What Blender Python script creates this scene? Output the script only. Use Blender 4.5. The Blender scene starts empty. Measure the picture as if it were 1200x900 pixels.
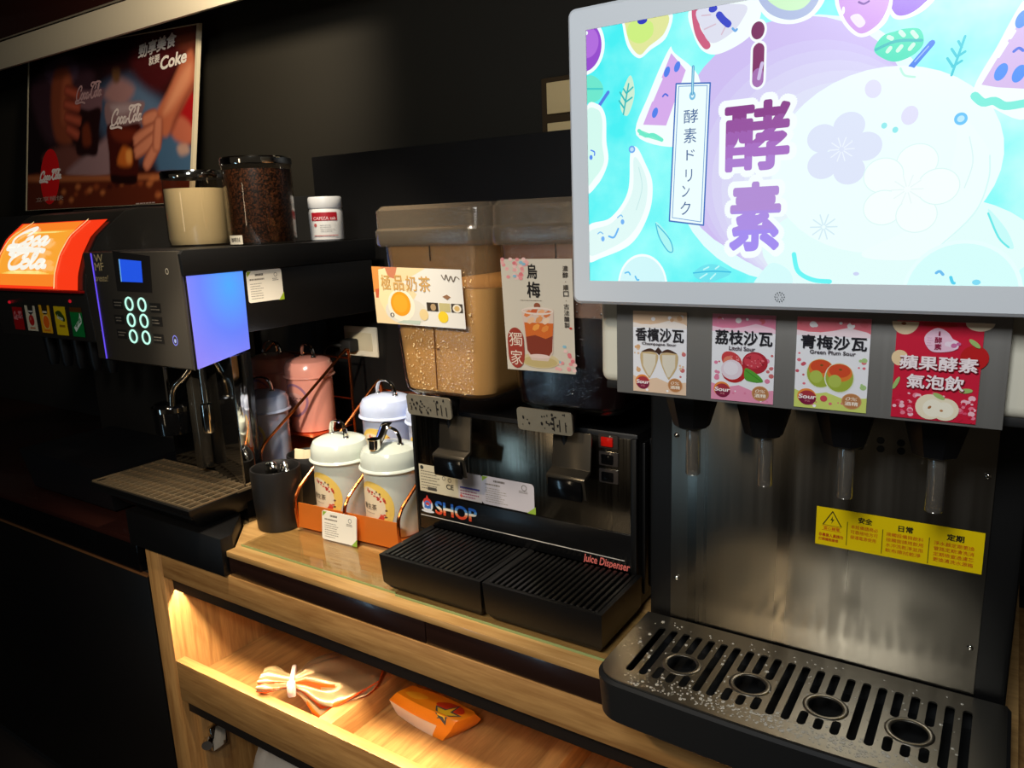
import bpy, bmesh, math, random
from mathutils import Vector, Matrix
random.seed(7)
C = bpy.context.scene.collection
SC = bpy.context.scene
PI = math.pi

# ------------------------------------------------------------------ camera, world, exposure, lamps
# z = 0 is the top of the counter (0.9 m above the floor), x runs along the counter, y into the wall
cam = bpy.data.cameras.new('camera'); cam.sensor_width = 36; cam.lens = 26.6885
cam.clip_start = 0.02
camo = bpy.data.objects.new('camera', cam); C.objects.link(camo)
camo.matrix_world = Matrix(((0.836954, -0.085818, 0.540503, 0.0000), (0.546014, 0.197906, -0.814065, 0.0000), (-0.037107, 0.976457, 0.212496, 0.6200), (0, 0, 0, 1)))
SC.camera = camo
SC.view_settings.view_transform = 'Standard'
SC.view_settings.look = 'None'
SC.view_settings.exposure = 0.0
SC.view_settings.gamma = 1.0
SC.view_settings.use_curve_mapping = False
w = bpy.data.worlds.new('world'); SC.world = w; w.use_nodes = True
w.node_tree.nodes['Background'].inputs[0].default_value = (1.0, 0.83, 0.62, 1)
w.node_tree.nodes['Background'].inputs[1].default_value = 0.022

def lamp(name, kind, loc, target, power, color, size=0.1, size_y=None, angle=60, blend=0.4):
    l = bpy.data.lights.new(name, kind); l.energy = power; l.color = color
    if kind == 'AREA':
        l.size = size
        if size_y: l.shape = 'RECTANGLE'; l.size_y = size_y
    elif kind == 'SPOT':
        l.shadow_soft_size = size; l.spot_size = math.radians(angle); l.spot_blend = blend
    else:
        l.shadow_soft_size = size
    o = bpy.data.objects.new(name, l); C.objects.link(o)
    o.location = loc
    d = Vector(target) - Vector(loc)
    o.rotation_euler = d.to_track_quat('-Z', 'Y').to_euler()
    return o

WARM = (1.0, 0.79, 0.52)
SOFTW = (1.0, 0.87, 0.68)
lamp('ceiling_downlight_front', 'SPOT', (-0.75, -0.65, 1.45), (-0.98, 0.95, -0.15), 44, WARM, 0.04, angle=50, blend=0.6)
lamp('ceiling_downlight_counter', 'SPOT', (-1.00, 0.60, 1.45), (-1.06, 1.06, 0.0), 76, SOFTW, 0.05, angle=46, blend=0.6)
lamp('ceiling_downlight_rear', 'SPOT', (-1.20, 0.85, 1.30), (-1.46, 1.25, 0.25), 36, SOFTW, 0.04, angle=58, blend=0.7)
lamp('pink_canister_fill', 'SPOT', (-0.52, -0.32, 0.94), (-1.46, 1.27, 0.20), 120, SOFTW, 0.03, angle=15, blend=0.6)  # added eye-level spot that brightens the pink canisters, not a known fitting
lamp('ceiling_downlight_poster', 'SPOT', (-1.45, 1.02, 1.33), (-2.05, 1.48, 1.04), 38, SOFTW, 0.06, angle=110, blend=0.9)
lamp('shopfront_daylight_fill', 'AREA', (-0.15, -0.55, 1.30), (-0.2, 0.8, 0.5), 17, (0.93, 0.97, 1.0), 0.4)  # added area lamp standing in for cool daylight from the shop front
lamp('blue_streak_lamp', 'AREA', (-2.33, -1.55, -0.42), (-0.66, 1.0, 0.2), 1.5, (0.45, 0.75, 1.0), 0.12, 0.9)  # unseen lamp added for the blue streak mirrored in the juice panel
lamp('warm_streak_lamp', 'AREA', (-1.5, -1.7, 0.35), (-0.5, 1.0, 0.2), 1.6, WARM, 0.14, 0.7)  # unseen lamp added for the warm streak mirrored in the juice panel
lamp('cabinet_led_strip', 'AREA', (-0.72, 0.8745, -0.1410), (-0.72, 0.8745, -1.0), 9.5, WARM, 1.52, 0.003)

# ------------------------------------------------------------------ materials
def lin(c):
    out = []
    for v in c[:3]:
        v = v / 255.0
        out.append(v / 12.92 if v <= 0.04045 else ((v + 0.055) / 1.055) ** 2.4)
    return out + [1.0]

_mats = {}
def mat(name, rgb=(128, 128, 128), rough=0.5, metal=0.0, coat=0.0, emit=None, es=1.0, spec=0.5, bump=0.0, bscale=80, stretch=None):
    if name in _mats: return _mats[name]
    m = bpy.data.materials.new(name); m.use_nodes = True
    nt = m.node_tree; b = nt.nodes['Principled BSDF']
    b.inputs['Base Color'].default_value = lin(rgb)
    b.inputs['Roughness'].default_value = rough
    b.inputs['Metallic'].default_value = metal
    b.inputs['Specular IOR Level'].default_value = spec
    b.inputs['Coat Weight'].default_value = coat
    b.inputs['Coat Roughness'].default_value = 0.06
    if emit:
        b.inputs['Emission Color'].default_value = lin(emit)
        b.inputs['Emission Strength'].default_value = es
    if bump or stretch:
        tc = nt.nodes.new('ShaderNodeTexCoord'); mp = nt.nodes.new('ShaderNodeMapping')
        mp.inputs['Scale'].default_value = stretch or (1, 1, 1)
        n = nt.nodes.new('ShaderNodeTexNoise'); n.inputs['Scale'].default_value = bscale; n.inputs['Detail'].default_value = 1 if stretch else 3
        nt.links.new(tc.outputs['Object'], mp.inputs[0]); nt.links.new(mp.outputs[0], n.inputs['Vector'])
        if bump:
            bp = nt.nodes.new('ShaderNodeBump'); bp.inputs['Strength'].default_value = bump; bp.inputs['Distance'].default_value = 0.002
            nt.links.new(n.outputs[0], bp.inputs['Height']); nt.links.new(bp.outputs[0], b.inputs['Normal'])
        if stretch:
            mr = nt.nodes.new('ShaderNodeMapRange')
            mr.inputs['To Min'].default_value = max(rough - 0.16, 0.03); mr.inputs['To Max'].default_value = rough + 0.16
            nt.links.new(n.outputs[0], mr.inputs[0]); nt.links.new(mr.outputs[0], b.inputs['Roughness'])
    _mats[name] = m
    return m

def wood(name, dark, light, axis, rough=0.42, coat=0.0):
    if name in _mats: return _mats[name]
    m = bpy.data.materials.new(name); m.use_nodes = True
    nt = m.node_tree; b = nt.nodes['Principled BSDF']
    tc = nt.nodes.new('ShaderNodeTexCoord'); mp = nt.nodes.new('ShaderNodeMapping')
    s = [28, 28, 28]; s['xyz'.index(axis)] = 2.2
    mp.inputs['Scale'].default_value = s
    n = nt.nodes.new('ShaderNodeTexNoise'); n.inputs['Scale'].default_value = 1.6; n.inputs['Detail'].default_value = 6; n.inputs['Distortion'].default_value = 1.1
    n2 = nt.nodes.new('ShaderNodeTexNoise'); n2.inputs['Scale'].default_value = 9; n2.inputs['Detail'].default_value = 4
    mx = nt.nodes.new('ShaderNodeMath'); mx.operation = 'MULTIPLY_ADD'; mx.inputs[1].default_value = 0.45
    cr = nt.nodes.new('ShaderNodeValToRGB')
    cr.color_ramp.elements[0].position = 0.38; cr.color_ramp.elements[0].color = lin(dark)
    cr.color_ramp.elements[1].position = 0.92; cr.color_ramp.elements[1].color = lin(light)
    nt.links.new(tc.outputs['Object'], mp.inputs[0])
    nt.links.new(mp.outputs[0], n.inputs['Vector']); nt.links.new(mp.outputs[0], n2.inputs['Vector'])
    nt.links.new(n2.outputs[0], mx.inputs[0]); nt.links.new(n.outputs[0], mx.inputs[2])
    nt.links.new(mx.outputs[0], cr.inputs[0]); nt.links.new(cr.outputs[0], b.inputs['Base Color'])
    b.inputs['Roughness'].default_value = rough; b.inputs['Coat Weight'].default_value = coat; b.inputs['Coat Roughness'].default_value = 0.05
    _mats[name] = m
    return m

def clear(name, tint=(250, 250, 250), gloss=0.08, rough=0.05, bump=0.0, bscale=200, ior=1.45, haze=0.0, hcol=(235, 225, 210)):
    """thin clear plastic or glass: see-through with a mirror-like coat that grows towards grazing angles"""
    if name in _mats: return _mats[name]
    m = bpy.data.materials.new(name); m.use_nodes = True
    nt = m.node_tree; nt.nodes.remove(nt.nodes['Principled BSDF'])
    out = nt.nodes['Material Output']
    tr = nt.nodes.new('ShaderNodeBsdfTransparent'); tr.inputs[0].default_value = lin(tint)
    gl = nt.nodes.new('ShaderNodeBsdfGlossy'); gl.inputs['Roughness'].default_value = rough
    fr = nt.nodes.new('ShaderNodeFresnel'); fr.inputs[0].default_value = ior
    ge = nt.nodes.new('ShaderNodeNewGeometry'); mr = nt.nodes.new('ShaderNodeMapRange')   # same reflectance on both faces of the thin wall
    mr.inputs['To Min'].default_value = ior; mr.inputs['To Max'].default_value = 1.0 / ior
    nt.links.new(ge.outputs['Backfacing'], mr.inputs[0]); nt.links.new(mr.outputs[0], fr.inputs[0])
    ad = nt.nodes.new('ShaderNodeMath'); ad.operation = 'ADD'; ad.inputs[1].default_value = gloss; ad.use_clamp = True
    mx = nt.nodes.new('ShaderNodeMixShader')
    nt.links.new(fr.outputs[0], ad.inputs[0]); nt.links.new(ad.outputs[0], mx.inputs[0])
    if haze:
        df = nt.nodes.new('ShaderNodeBsdfDiffuse'); df.inputs[0].default_value = lin(hcol)
        hm = nt.nodes.new('ShaderNodeMixShader'); hm.inputs[0].default_value = haze
        nt.links.new(tr.outputs[0], hm.inputs[1]); nt.links.new(df.outputs[0], hm.inputs[2]); tr = hm
    nt.links.new(tr.outputs[0], mx.inputs[1]); nt.links.new(gl.outputs[0], mx.inputs[2]); nt.links.new(mx.outputs[0], out.inputs[0])
    if bump:
        n = nt.nodes.new('ShaderNodeTexNoise'); n.inputs['Scale'].default_value = bscale
        bp = nt.nodes.new('ShaderNodeBump'); bp.inputs['Strength'].default_value = bump; bp.inputs['Distance'].default_value = 0.001
        nt.links.new(n.outputs[0], bp.inputs['Height']); nt.links.new(bp.outputs[0], gl.inputs['Normal']); nt.links.new(bp.outputs[0], fr.inputs['Normal'])
    _mats[name] = m
    return m

def speckle(name, c1, c2, scale, rough=0.6, lo=0.45, hi=0.6):
    if name in _mats: return _mats[name]
    m = bpy.data.materials.new(name); m.use_nodes = True
    nt = m.node_tree; b = nt.nodes['Principled BSDF']
    v = nt.nodes.new('ShaderNodeTexVoronoi'); v.inputs['Scale'].default_value = scale
    tc = nt.nodes.new('ShaderNodeTexCoord'); cr = nt.nodes.new('ShaderNodeValToRGB')
    cr.color_ramp.elements[0].position = lo; cr.color_ramp.elements[0].color = lin(c1)
    cr.color_ramp.elements[1].position = hi; cr.color_ramp.elements[1].color = lin(c2)
    nt.links.new(tc.outputs['Object'], v.inputs['Vector']); sp = nt.nodes.new('ShaderNodeSeparateColor')
    nt.links.new(v.outputs['Color'], sp.inputs[0]); nt.links.new(sp.outputs[0], cr.inputs[0])
    nt.links.new(cr.outputs[0], b.inputs['Base Color']); b.inputs['Roughness'].default_value = rough
    _mats[name] = m
    return m

BLK = mat('black_plastic', (10, 9.5, 9.5), 0.45)
BLKG = mat('black_gloss', (10, 10, 11), 0.12, coat=0.3)
BLKM = mat('black_matte', (16, 15, 14), 0.7)
DKGREY = mat('charcoal_plastic', (48, 46, 42), 0.4)
STEEL = mat('brushed_steel', (134, 128, 118), 0.31, 1.0, bscale=3, stretch=(22, 22, 0.25))
STEELJ = mat('polished_steel', (140, 132, 118), 0.2, 1.0, bscale=8, stretch=(30, 30, 0.5))
STEELP = mat('tray_steel', (190, 184, 170), 0.3, 1.0, bscale=40, bump=0.05)
CHROME = mat('chrome', (225, 222, 215), 0.07, 1.0)
COPPER = mat('copper', (222, 128, 70), 0.2, 1.0)
COPPERP = mat('copper_painted_lip', (226, 122, 40), 0.33, 0.35)
CREAM = mat('cream_plastic', (226, 220, 200), 0.45)
WHITEP = mat('white_plastic', (214, 218, 222), 0.4)
OAK_X = wood('oak_along_x', (136, 90, 44), (198, 150, 90), 'x')
OAK_Y = wood('oak_along_y', (136, 90, 44), (198, 150, 90), 'y')
OAK_Z = wood('oak_along_z', (136, 90, 44), (198, 150, 90), 'z')
OAK_TOP = wood('oak_worktop', (168, 122, 66), (214, 170, 108), 'x', 0.3, 0.3)
DKBROWN = mat('dark_brown_laminate', (40, 24, 19), 0.22, coat=0.2)
PLAST = clear('clear_plastic', (244, 242, 238), 0.07, 0.06, 0.2, 260)
GLASS = clear('clear_glass', (246, 246, 242), 0.03, 0.02)

# ------------------------------------------------------------------ mesh builders
class MB:
    def __init__(s): s.bm = bmesh.new()
    def _add(s, b2, mi):
        for f in b2.faces: f.material_index = mi
        me = bpy.data.meshes.new('tmp'); b2.to_mesh(me); b2.free()
        s.bm.from_mesh(me); bpy.data.meshes.remove(me)
        return s
    def box(s, x0, x1, y0, y1, z0, z1, bev=0.0, mi=0, seg=2, M=None):
        b = bmesh.new(); bmesh.ops.create_cube(b, size=1)
        for v in b.verts:
            v.co = Vector(((x0 + x1) / 2 + v.co.x * (x1 - x0), (y0 + y1) / 2 + v.co.y * (y1 - y0), (z0 + z1) / 2 + v.co.z * (z1 - z0)))
        if bev: bmesh.ops.bevel(b, geom=b.edges[:], offset=bev, segments=seg, affect='EDGES', profile=0.5)
        if M is not None: bmesh.ops.transform(b, matrix=M, verts=b.verts[:])
        return s._add(b, mi)
    def prism(s, pts, axis, a0, a1, bev=0.0, mi=0, seg=2):
        b = bmesh.new()
        def P(p, a):
            return {'x': (a, p[0], p[1]), 'y': (p[0], a, p[1]), 'z': (p[0], p[1], a)}[axis]
        r0 = [b.verts.new(P(p, a0)) for p in pts]; r1 = [b.verts.new(P(p, a1)) for p in pts]
        n = len(pts)
        b.faces.new(r0); b.faces.new(r1[::-1])
        for i in range(n): b.faces.new((r0[i], r1[i], r1[(i + 1) % n], r0[(i + 1) % n]))
        bmesh.ops.recalc_face_normals(b, faces=b.faces[:])
        if bev: bmesh.ops.bevel(b, geom=b.edges[:], offset=bev, segments=seg, affect='EDGES', profile=0.5)
        return s._add(b, mi)
    def loft(s, rings, mi=0, cap0=True, cap1=True, closed=True):
        b = bmesh.new(); R = [[b.verts.new(p) for p in r] for r in rings]
        n = len(R[0])
        for i in range(len(R) - 1):
            for j in range(n if closed else n - 1):
                k = (j + 1) % n
                try: b.faces.new((R[i][j], R[i][k], R[i + 1][k], R[i + 1][j]))
                except ValueError: pass
        if cap0 and closed: b.faces.new(R[0][::-1])
        if cap1 and closed: b.faces.new(R[-1])
        bmesh.ops.recalc_face_normals(b, faces=b.faces[:])
        return s._add(b, mi)
    def lathe(s, prof, c=(0, 0, 0), n=32, mi=0, cap0=True, cap1=True, sx=1.0, sy=1.0):
        return s.loft([[(c[0] + r * sx * math.cos(2 * PI * j / n), c[1] + r * sy * math.sin(2 * PI * j / n), c[2] + z) for j in range(n)] for r, z in prof], mi, cap0, cap1)
    def tube(s, pts, r, n=10, mi=0, closed=False, flat=1.0):
        P = [Vector(p) for p in pts]; N = len(P); rings = []
        up = None
        for i in range(N):
            if closed: t = P[(i + 1) % N] - P[i - 1]
            else: t = P[min(i + 1, N - 1)] - P[max(i - 1, 0)]
            t.normalize()
            if up is None:
                up = Vector((0, 0, 1)) if abs(t.z) < 0.9 else Vector((1, 0, 0))
            a = t.cross(up); a.normalize(); bb = a.cross(t); up = bb
            rr = r[i] if isinstance(r, (list, tuple)) else r
            rings.append([P[i] + a * rr * math.cos(2 * PI * j / n) + bb * rr * flat * math.sin(2 * PI * j / n) for j in range(n)])
        if closed: rings.append(rings[0]); return s.loft(rings, mi, False, False)
        return s.loft(rings, mi)
    def ball(s, c, rx, ry=None, rz=None, mi=0, u=14, v=8, M=None):
        b = bmesh.new(); bmesh.ops.create_uvsphere(b, u_segments=u, v_segments=v, radius=1)
        for q in b.verts: q.co = Vector((c[0] + q.co.x * rx, c[1] + q.co.y * (ry or rx), c[2] + q.co.z * (rz or rx)))
        return s._add(b, mi)
    def build(s, name, mats, parent=None, angle=35):
        me = bpy.data.meshes.new(name)
        if parent is not None:
            o = Vector((0, 0, 0)); p = parent
            while p is not None: o += p.location; p = p.parent
            bmesh.ops.translate(s.bm, verts=s.bm.verts[:], vec=-o)
        s.bm.to_mesh(me); s.bm.free()
        for m in (mats if isinstance(mats, (list, tuple)) else [mats]): me.materials.append(m)
        me.polygons.foreach_set('use_smooth', [True] * len(me.polygons))
        me.set_sharp_from_angle(angle=math.radians(angle))
        ob = bpy.data.objects.new(name, me); C.objects.link(ob)
        if parent is not None: ob.parent = parent
        return ob

def thing(name, label, cat, loc, group=None, rz=0.0):
    o = bpy.data.objects.new(name, None); C.objects.link(o); o.location = loc; o.rotation_euler = (0, 0, rz)
    o.empty_display_size = 0.02
    return tag(o, label, cat, group)
def tag(o, label, cat, group=None):
    o['label'] = label; o['category'] = cat
    if group: o['group'] = group
    return o
def struct(o): o['kind'] = 'structure'; return o
def lab(o, s): o['label'] = s; return o
def stuff(o): o['kind'] = 'stuff'; return o

def rrect(x0, x1, y0, y1, r, n=5):
    pts = []
    for cx, cy, a in ((x1 - r, y1 - r, 0), (x0 + r, y1 - r, 90), (x0 + r, y0 + r, 180), (x1 - r, y0 + r, 270)):
        for k in range(n + 1):
            t = math.radians(a + 90 * k / n); pts.append((cx + r * math.cos(t), cy + r * math.sin(t)))
    return pts
def smooth(pts, n=6, closed=False):
    """Catmull-Rom through points of any dimension"""
    out = []; N = len(pts)
    for i in range(N if closed else N - 1):
        p = [pts[(i + k - 1) % N] if closed else pts[min(max(i + k - 1, 0), N - 1)] for k in range(4)]
        for q in range(n):
            t = q / n
            out.append(tuple(0.5 * (2 * b + (c - a) * t + (2 * a - 5 * b + 4 * c - d) * t * t + (3 * b - a - 3 * c + d) * t ** 3) for a, b, c, d in zip(*p)))
    if not closed: out.append(tuple(pts[-1]))
    return out

# ---- lettering and printed graphics: flat shapes on a printed surface
_tx = {}
def textmesh(s, bold=0.0, shear=0.0):
    k = (s, bold, shear)
    if k not in _tx:
        c = bpy.data.curves.new('t', 'FONT'); c.body = s; c.size = 1; c.offset = bold; c.shear = shear; c.resolution_u = 4
        o = bpy.data.objects.new('t', c); C.objects.link(o); bpy.context.view_layer.update()
        dg = bpy.context.evaluated_depsgraph_get()
        me = bpy.data.meshes.new_from_object(o.evaluated_get(dg))
        vs = [(v.co.x, v.co.y) for v in me.vertices]; fs = [tuple(p.vertices) for p in me.polygons]
        bpy.data.objects.remove(o); bpy.data.curves.remove(c); bpy.data.meshes.remove(me)
        _tx[k] = (vs, fs)
    return _tx[k]

class Dec:
    """prints shapes on a surface f(u, v, lift) -> point; finish is 'print' (lit) or 'glow' (a backlit or emitting picture)"""
    def __init__(s, f, finish='print', es=1.0, rough=0.45, lift0=0.0004, step=0.00002):
        s.f = f; s.finish = finish; s.es = es; s.rough = rough; s.l = lift0; s.step = step
        s.bm = bmesh.new(); s.mats = []; s.keys = {}
    def mi(s, col):
        if not isinstance(col, tuple):
            k = col.name
            if k not in s.keys: s.keys[k] = len(s.mats); s.mats.append(col)
            return s.keys[k]
        if col not in s.keys:
            nm = '%s_%d_%d_%d' % (s.finish + ('%g' % s.es if s.finish == 'glow' else ''), *col)
            if s.finish == 'glow': m = mat(nm, (8, 8, 8), 0.25, emit=col, es=s.es)
            else: m = mat(nm, col, s.rough)
            s.keys[col] = len(s.mats); s.mats.append(m)
        return s.keys[col]
    def mesh(s, vs, fs, col, cols=None):
        V = [s.bm.verts.new(s.f(x, y, s.l)) for x, y in vs]
        for i, f in enumerate(fs):
            try:
                F = s.bm.faces.new([V[q] for q in f]); F.material_index = s.mi(cols[i] if cols else col)
            except ValueError: pass
        s.l += s.step
    def poly(s, pts, col):
        from mathutils.geometry import tessellate_polygon
        t = tessellate_polygon([[Vector((p[0], p[1], 0)) for p in pts]])
        out = []
        for a, b, c in t:
            (x1, y1), (x2, y2), (x3, y3) = pts[a], pts[b], pts[c]
            out.append((a, b, c) if (x2 - x1) * (y3 - y1) - (x3 - x1) * (y2 - y1) > 0 else (a, c, b))
        s.mesh(pts, out, col)
    def rect(s, x0, y0, x1, y1, col, nx=1):
        vs = []; fs = []
        for i in range(nx + 1):
            x = x0 + (x1 - x0) * i / nx; vs += [(x, y0), (x, y1)]
        for i in range(nx): fs.append((2 * i, 2 * i + 2, 2 * i + 3, 2 * i + 1))
        s.mesh(vs, fs, col)
    def rr(s, x0, y0, x1, y1, r, col): s.poly(rrect(min(x0, x1), max(x0, x1), min(y0, y1), max(y0, y1), r), col)
    def ell(s, cx, cy, rx, ry, col, rot=0, n=28, a0=0, a1=360, rings=1):
        c, q = math.cos(math.radians(rot)), math.sin(math.radians(rot))
        vs = [(cx, cy)]; fs = []
        for k in range(1, rings + 1):
            for i in range(n + 1):
                t = math.radians(a0 + (a1 - a0) * i / n); x = rx * math.cos(t) * k / rings; y = ry * math.sin(t) * k / rings
                vs.append((cx + x * c - y * q, cy + x * q + y * c))
        for i in range(n): fs.append((0, 1 + i, 2 + i))
        for k in range(1, rings):
            b0 = 1 + (k - 1) * (n + 1); b1 = b0 + n + 1
            for i in range(n): fs.append((b0 + i, b1 + i, b1 + i + 1, b0 + i + 1))
        s.mesh(vs, fs, col)
    def ring(s, cx, cy, rx, ry, wd, col, n=28, a0=0, a1=360):
        vs = []; fs = []
        for i in range(n + 1):
            t = math.radians(a0 + (a1 - a0) * i / n)
            vs += [(cx + rx * math.cos(t), cy + ry * math.sin(t)), (cx + (rx - wd) * math.cos(t), cy + (ry - wd) * math.sin(t))]
        for i in range(n): fs.append((2 * i, 2 * i + 2, 2 * i + 3, 2 * i + 1))
        s.mesh(vs, fs, col)
    def stroke(s, pts, wd, col, n=0, closed=False):
        P = smooth(pts, n, closed) if n else list(pts)
        if closed: P.append(P[0])
        vs = []; fs = []
        for i in range(len(P)):
            a = P[max(i - 1, 0)]; b = P[min(i + 1, len(P) - 1)]
            dx, dy = b[0] - a[0], b[1] - a[1]; L = math.hypot(dx, dy) or 1
            ww = wd[min(int(i * len(wd) / len(P)), len(wd) - 1)] if isinstance(wd, (list, tuple)) else wd
            nx, ny = -dy / L * ww / 2, dx / L * ww / 2
            vs += [(P[i][0] - nx, P[i][1] - ny), (P[i][0] + nx, P[i][1] + ny)]
        for i in range(len(P) - 1): fs.append((2 * i, 2 * i + 2, 2 * i + 3, 2 * i + 1))
        s.mesh(vs, fs, col)
        w0 = wd[0] if isinstance(wd, (list, tuple)) else wd
        w1 = wd[-1] if isinstance(wd, (list, tuple)) else wd
        if not closed:
            s.ell(P[0][0], P[0][1], w0 / 2, w0 / 2, col, n=8); s.l -= s.step
            s.ell(P[-1][0], P[-1][1], w1 / 2, w1 / 2, col, n=8); s.l -= s.step
    def text(s, t, x0, y0, x1, y1, col, bold=0.0, shear=0.0, bands=None, rot=0.0):
        """fits the string into the box; bands = [(fraction of height, colour)...] from the bottom up"""
        vs, fs = textmesh(t, 0.0, shear)
        if not vs: return
        ax, bx = min(v[0] for v in vs), max(v[0] for v in vs); ay, by = min(v[1] for v in vs), max(v[1] for v in vs)
        sx = (x1 - x0) / (bx - ax); sy = (y1 - y0) / (by - ay)
        c, q = math.cos(math.radians(rot)), math.sin(math.radians(rot)); cx, cy = (x0 + x1) / 2, (y0 + y1) / 2
        def tr(v):
            x = x0 + (v[0] - ax) * sx - cx; y = y0 + (v[1] - ay) * sy - cy
            return (cx + x * c - y * q, cy + x * q + y * c)
        if bands:
            b = bmesh.new(); V = [b.verts.new((v[0], v[1], 0)) for v in vs]
            for f in fs:
                try: b.faces.new([V[i] for i in f])
                except ValueError: pass
            for fr, _ in bands[:-1]:
                bmesh.ops.bisect_plane(b, geom=b.verts[:] + b.edges[:] + b.faces[:], plane_co=(0, ay + (by - ay) * fr, 0), plane_no=(0, 1, 0))
            b.verts.index_update()
            vs = [(v.co.x, v.co.y) for v in b.verts]; fs = []; cols = []
            for f in b.faces:
                fr = (f.calc_center_median().y - ay) / (by - ay)
                fs.append(tuple(v.index for v in f.verts)); cols.append(next(cl for h, cl in bands if fr <= h + 1e-6 or h == bands[-1][0]))
            b.free()
        else: cols = None
        pts = [tr(v) for v in vs]
        if bold > 0:      # heavier strokes: the same letters laid over each other, slightly shifted
            k = 8 if bold < 0.027 else 18
            for i in range(k):
                ox, oy = bold * sx * math.cos(2 * PI * i / k), bold * sy * math.sin(2 * PI * i / k)
                s.mesh([(x + ox, y + oy) for x, y in pts], fs, col, cols); s.l -= s.step * 0.97
        s.mesh(pts, fs, col, cols)
    def vtext(s, t, x0, y0, x1, y1, col, bold=0.0, fill=0.86):
        """characters stacked from top (y1) to bottom (y0)"""
        h = (y1 - y0) / len(t)
        for i, ch in enumerate(t):
            if ch == ' ': continue
            top = y1 - i * h
            if ch in '・.':
                s.ell((x0 + x1) / 2, top - h / 2, h * 0.09, h * 0.09, col, n=8)
            else: s.text(ch, x0, top - h * fill, x1, top, col, bold)
    def build(s, name, parent=None, label=None):
        me = bpy.data.meshes.new(name)
        if parent is not None:
            o = Vector((0, 0, 0)); p = parent
            while p is not None: o += p.location; p = p.parent
            bmesh.ops.translate(s.bm, verts=s.bm.verts[:], vec=-o)
        s.bm.to_mesh(me); s.bm.free()
        for m in s.mats: me.materials.append(m)
        ob = bpy.data.objects.new(name, me); C.objects.link(ob)
        if parent is not None: ob.parent = parent
        if label: ob['label'] = label
        return ob
def front(y): return lambda u, v, l: (u, y - l, v)            # a surface facing the aisle
def right(x): return lambda u, v, l: (x + l, u, v)            # a surface facing along the counter
def lines(d, x0, y0, x1, y1, n, col, wd, seed=1, full=0.9):
    """rows of print too small to read"""
    r = random.Random(seed); h = (y1 - y0) / n
    for i in range(n):
        y = y1 - (i + 0.5) * h; x = x0
        end = x0 + (x1 - x0) * r.uniform(full - 0.35, full)
        while x < end:
            L = min(r.uniform(0.03, 0.12) * (x1 - x0), end - x); d.rect(x, y - wd / 2, x + L, y + wd / 2, col); d.l -= d.step; x += L + 0.02 * (x1 - x0)
    d.l += d.step
# flowing script lettering for the cola logo, in a box 1 wide and 0.4 high
SCRIPT = [
    [(0.19, 0.27), (0.22, 0.34), (0.17, 0.38), (0.08, 0.31), (0.03, 0.18), (0.05, 0.07), (0.12, 0.05), (0.19, 0.11)],
    [(0.12, 0.05), (0.02, 0.05), (0.0, 0.01), (0.08, -0.01), (0.25, 0.0), (0.38, -0.04)],
    [(0.25, 0.2), (0.21, 0.15), (0.22, 0.07), (0.26, 0.07), (0.29, 0.14), (0.27, 0.2), (0.24, 0.19)],
    [(0.38, 0.18), (0.35, 0.2), (0.32, 0.14), (0.33, 0.07), (0.37, 0.08), (0.4, 0.13)],
    [(0.47, 0.19), (0.43, 0.18), (0.41, 0.1), (0.44, 0.06), (0.48, 0.15), (0.49, 0.2), (0.47, 0.09), (0.5, 0.07), (0.53, 0.12)],
    [(0.53, 0.13), (0.57, 0.14)],
    [(0.74, 0.26), (0.78, 0.33), (0.73, 0.37), (0.64, 0.28), (0.6, 0.16), (0.62, 0.06), (0.68, 0.06), (0.73, 0.12)],
    [(0.64, 0.3), (0.58, 0.35), (0.62, 0.4), (0.75, 0.39), (0.86, 0.4), (0.94, 0.37)],
    [(0.78, 0.2), (0.74, 0.15), (0.75, 0.07), (0.79, 0.07), (0.82, 0.14), (0.8, 0.2), (0.77, 0.19)],
    [(0.83, 0.12), (0.88, 0.26), (0.89, 0.34), (0.86, 0.33), (0.84, 0.18), (0.85, 0.07), (0.89, 0.1)],
    [(0.96, 0.19), (0.92, 0.18), (0.9, 0.1), (0.93, 0.06), (0.97, 0.15), (0.98, 0.2), (0.96, 0.09), (1.0, 0.08)],
]
def cola_script(d, x0, y0, x1, y1, col, wd=0.035, stack=False, skew=0.0):
    W, H = x1 - x0, y1 - y0
    for i, s in enumerate(SCRIPT):
        if stack and i == 5: continue
        P = []
        for a, b in s:
            if stack:   # two words, one above the other
                if i < 5: a, b = a * 1.5 + 0.02, b * 0.5 + 0.22
                else: a, b = (a - 0.58) * 1.9 + 0.14, b * 0.5
            P.append((x0 + a * W + skew * b * H, y0 + b / 0.42 * H))
        d.stroke(P, wd * W, col, 5)
    
# ------------------------------------------------------------------ the setting
OLIVE = mat('olive_wall', (28, 23, 10), 0.75)
struct(MB().box(-4.2, 1.4, 1.62, 1.7, -0.9, 1.9).build('wall_back', OLIVE))
struct(MB().box(-4.2, 1.6, -2.6, 1.7, -0.98, -0.9).build('floor', mat('dark_floor', (50, 44, 40), 0.35)))
struct(MB().box(-4.2, 1.6, -2.6, 1.7, 1.56, 1.62).build('ceiling', mat('dark_ceiling', (58, 50, 40), 0.8)))
struct(MB().box(-4.3, -4.2, -2.6, 1.7, -0.9, 1.9).build('wall_left', mat('dark_wall', (34, 30, 27), 0.7)))
# black back board behind the machines and the lower dark ledge left of it
struct(MB().box(-1.567, 0.6, 1.45, 1.50, -0.02, 0.797, 0.002).build('trim_1', mat('black_board', (17, 16, 16), 0.5)))
struct(MB().box(-4.2, -1.569, 1.452, 1.62, -0.9, 0.700, 0.002).build('trim_2', BLKM))
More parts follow.
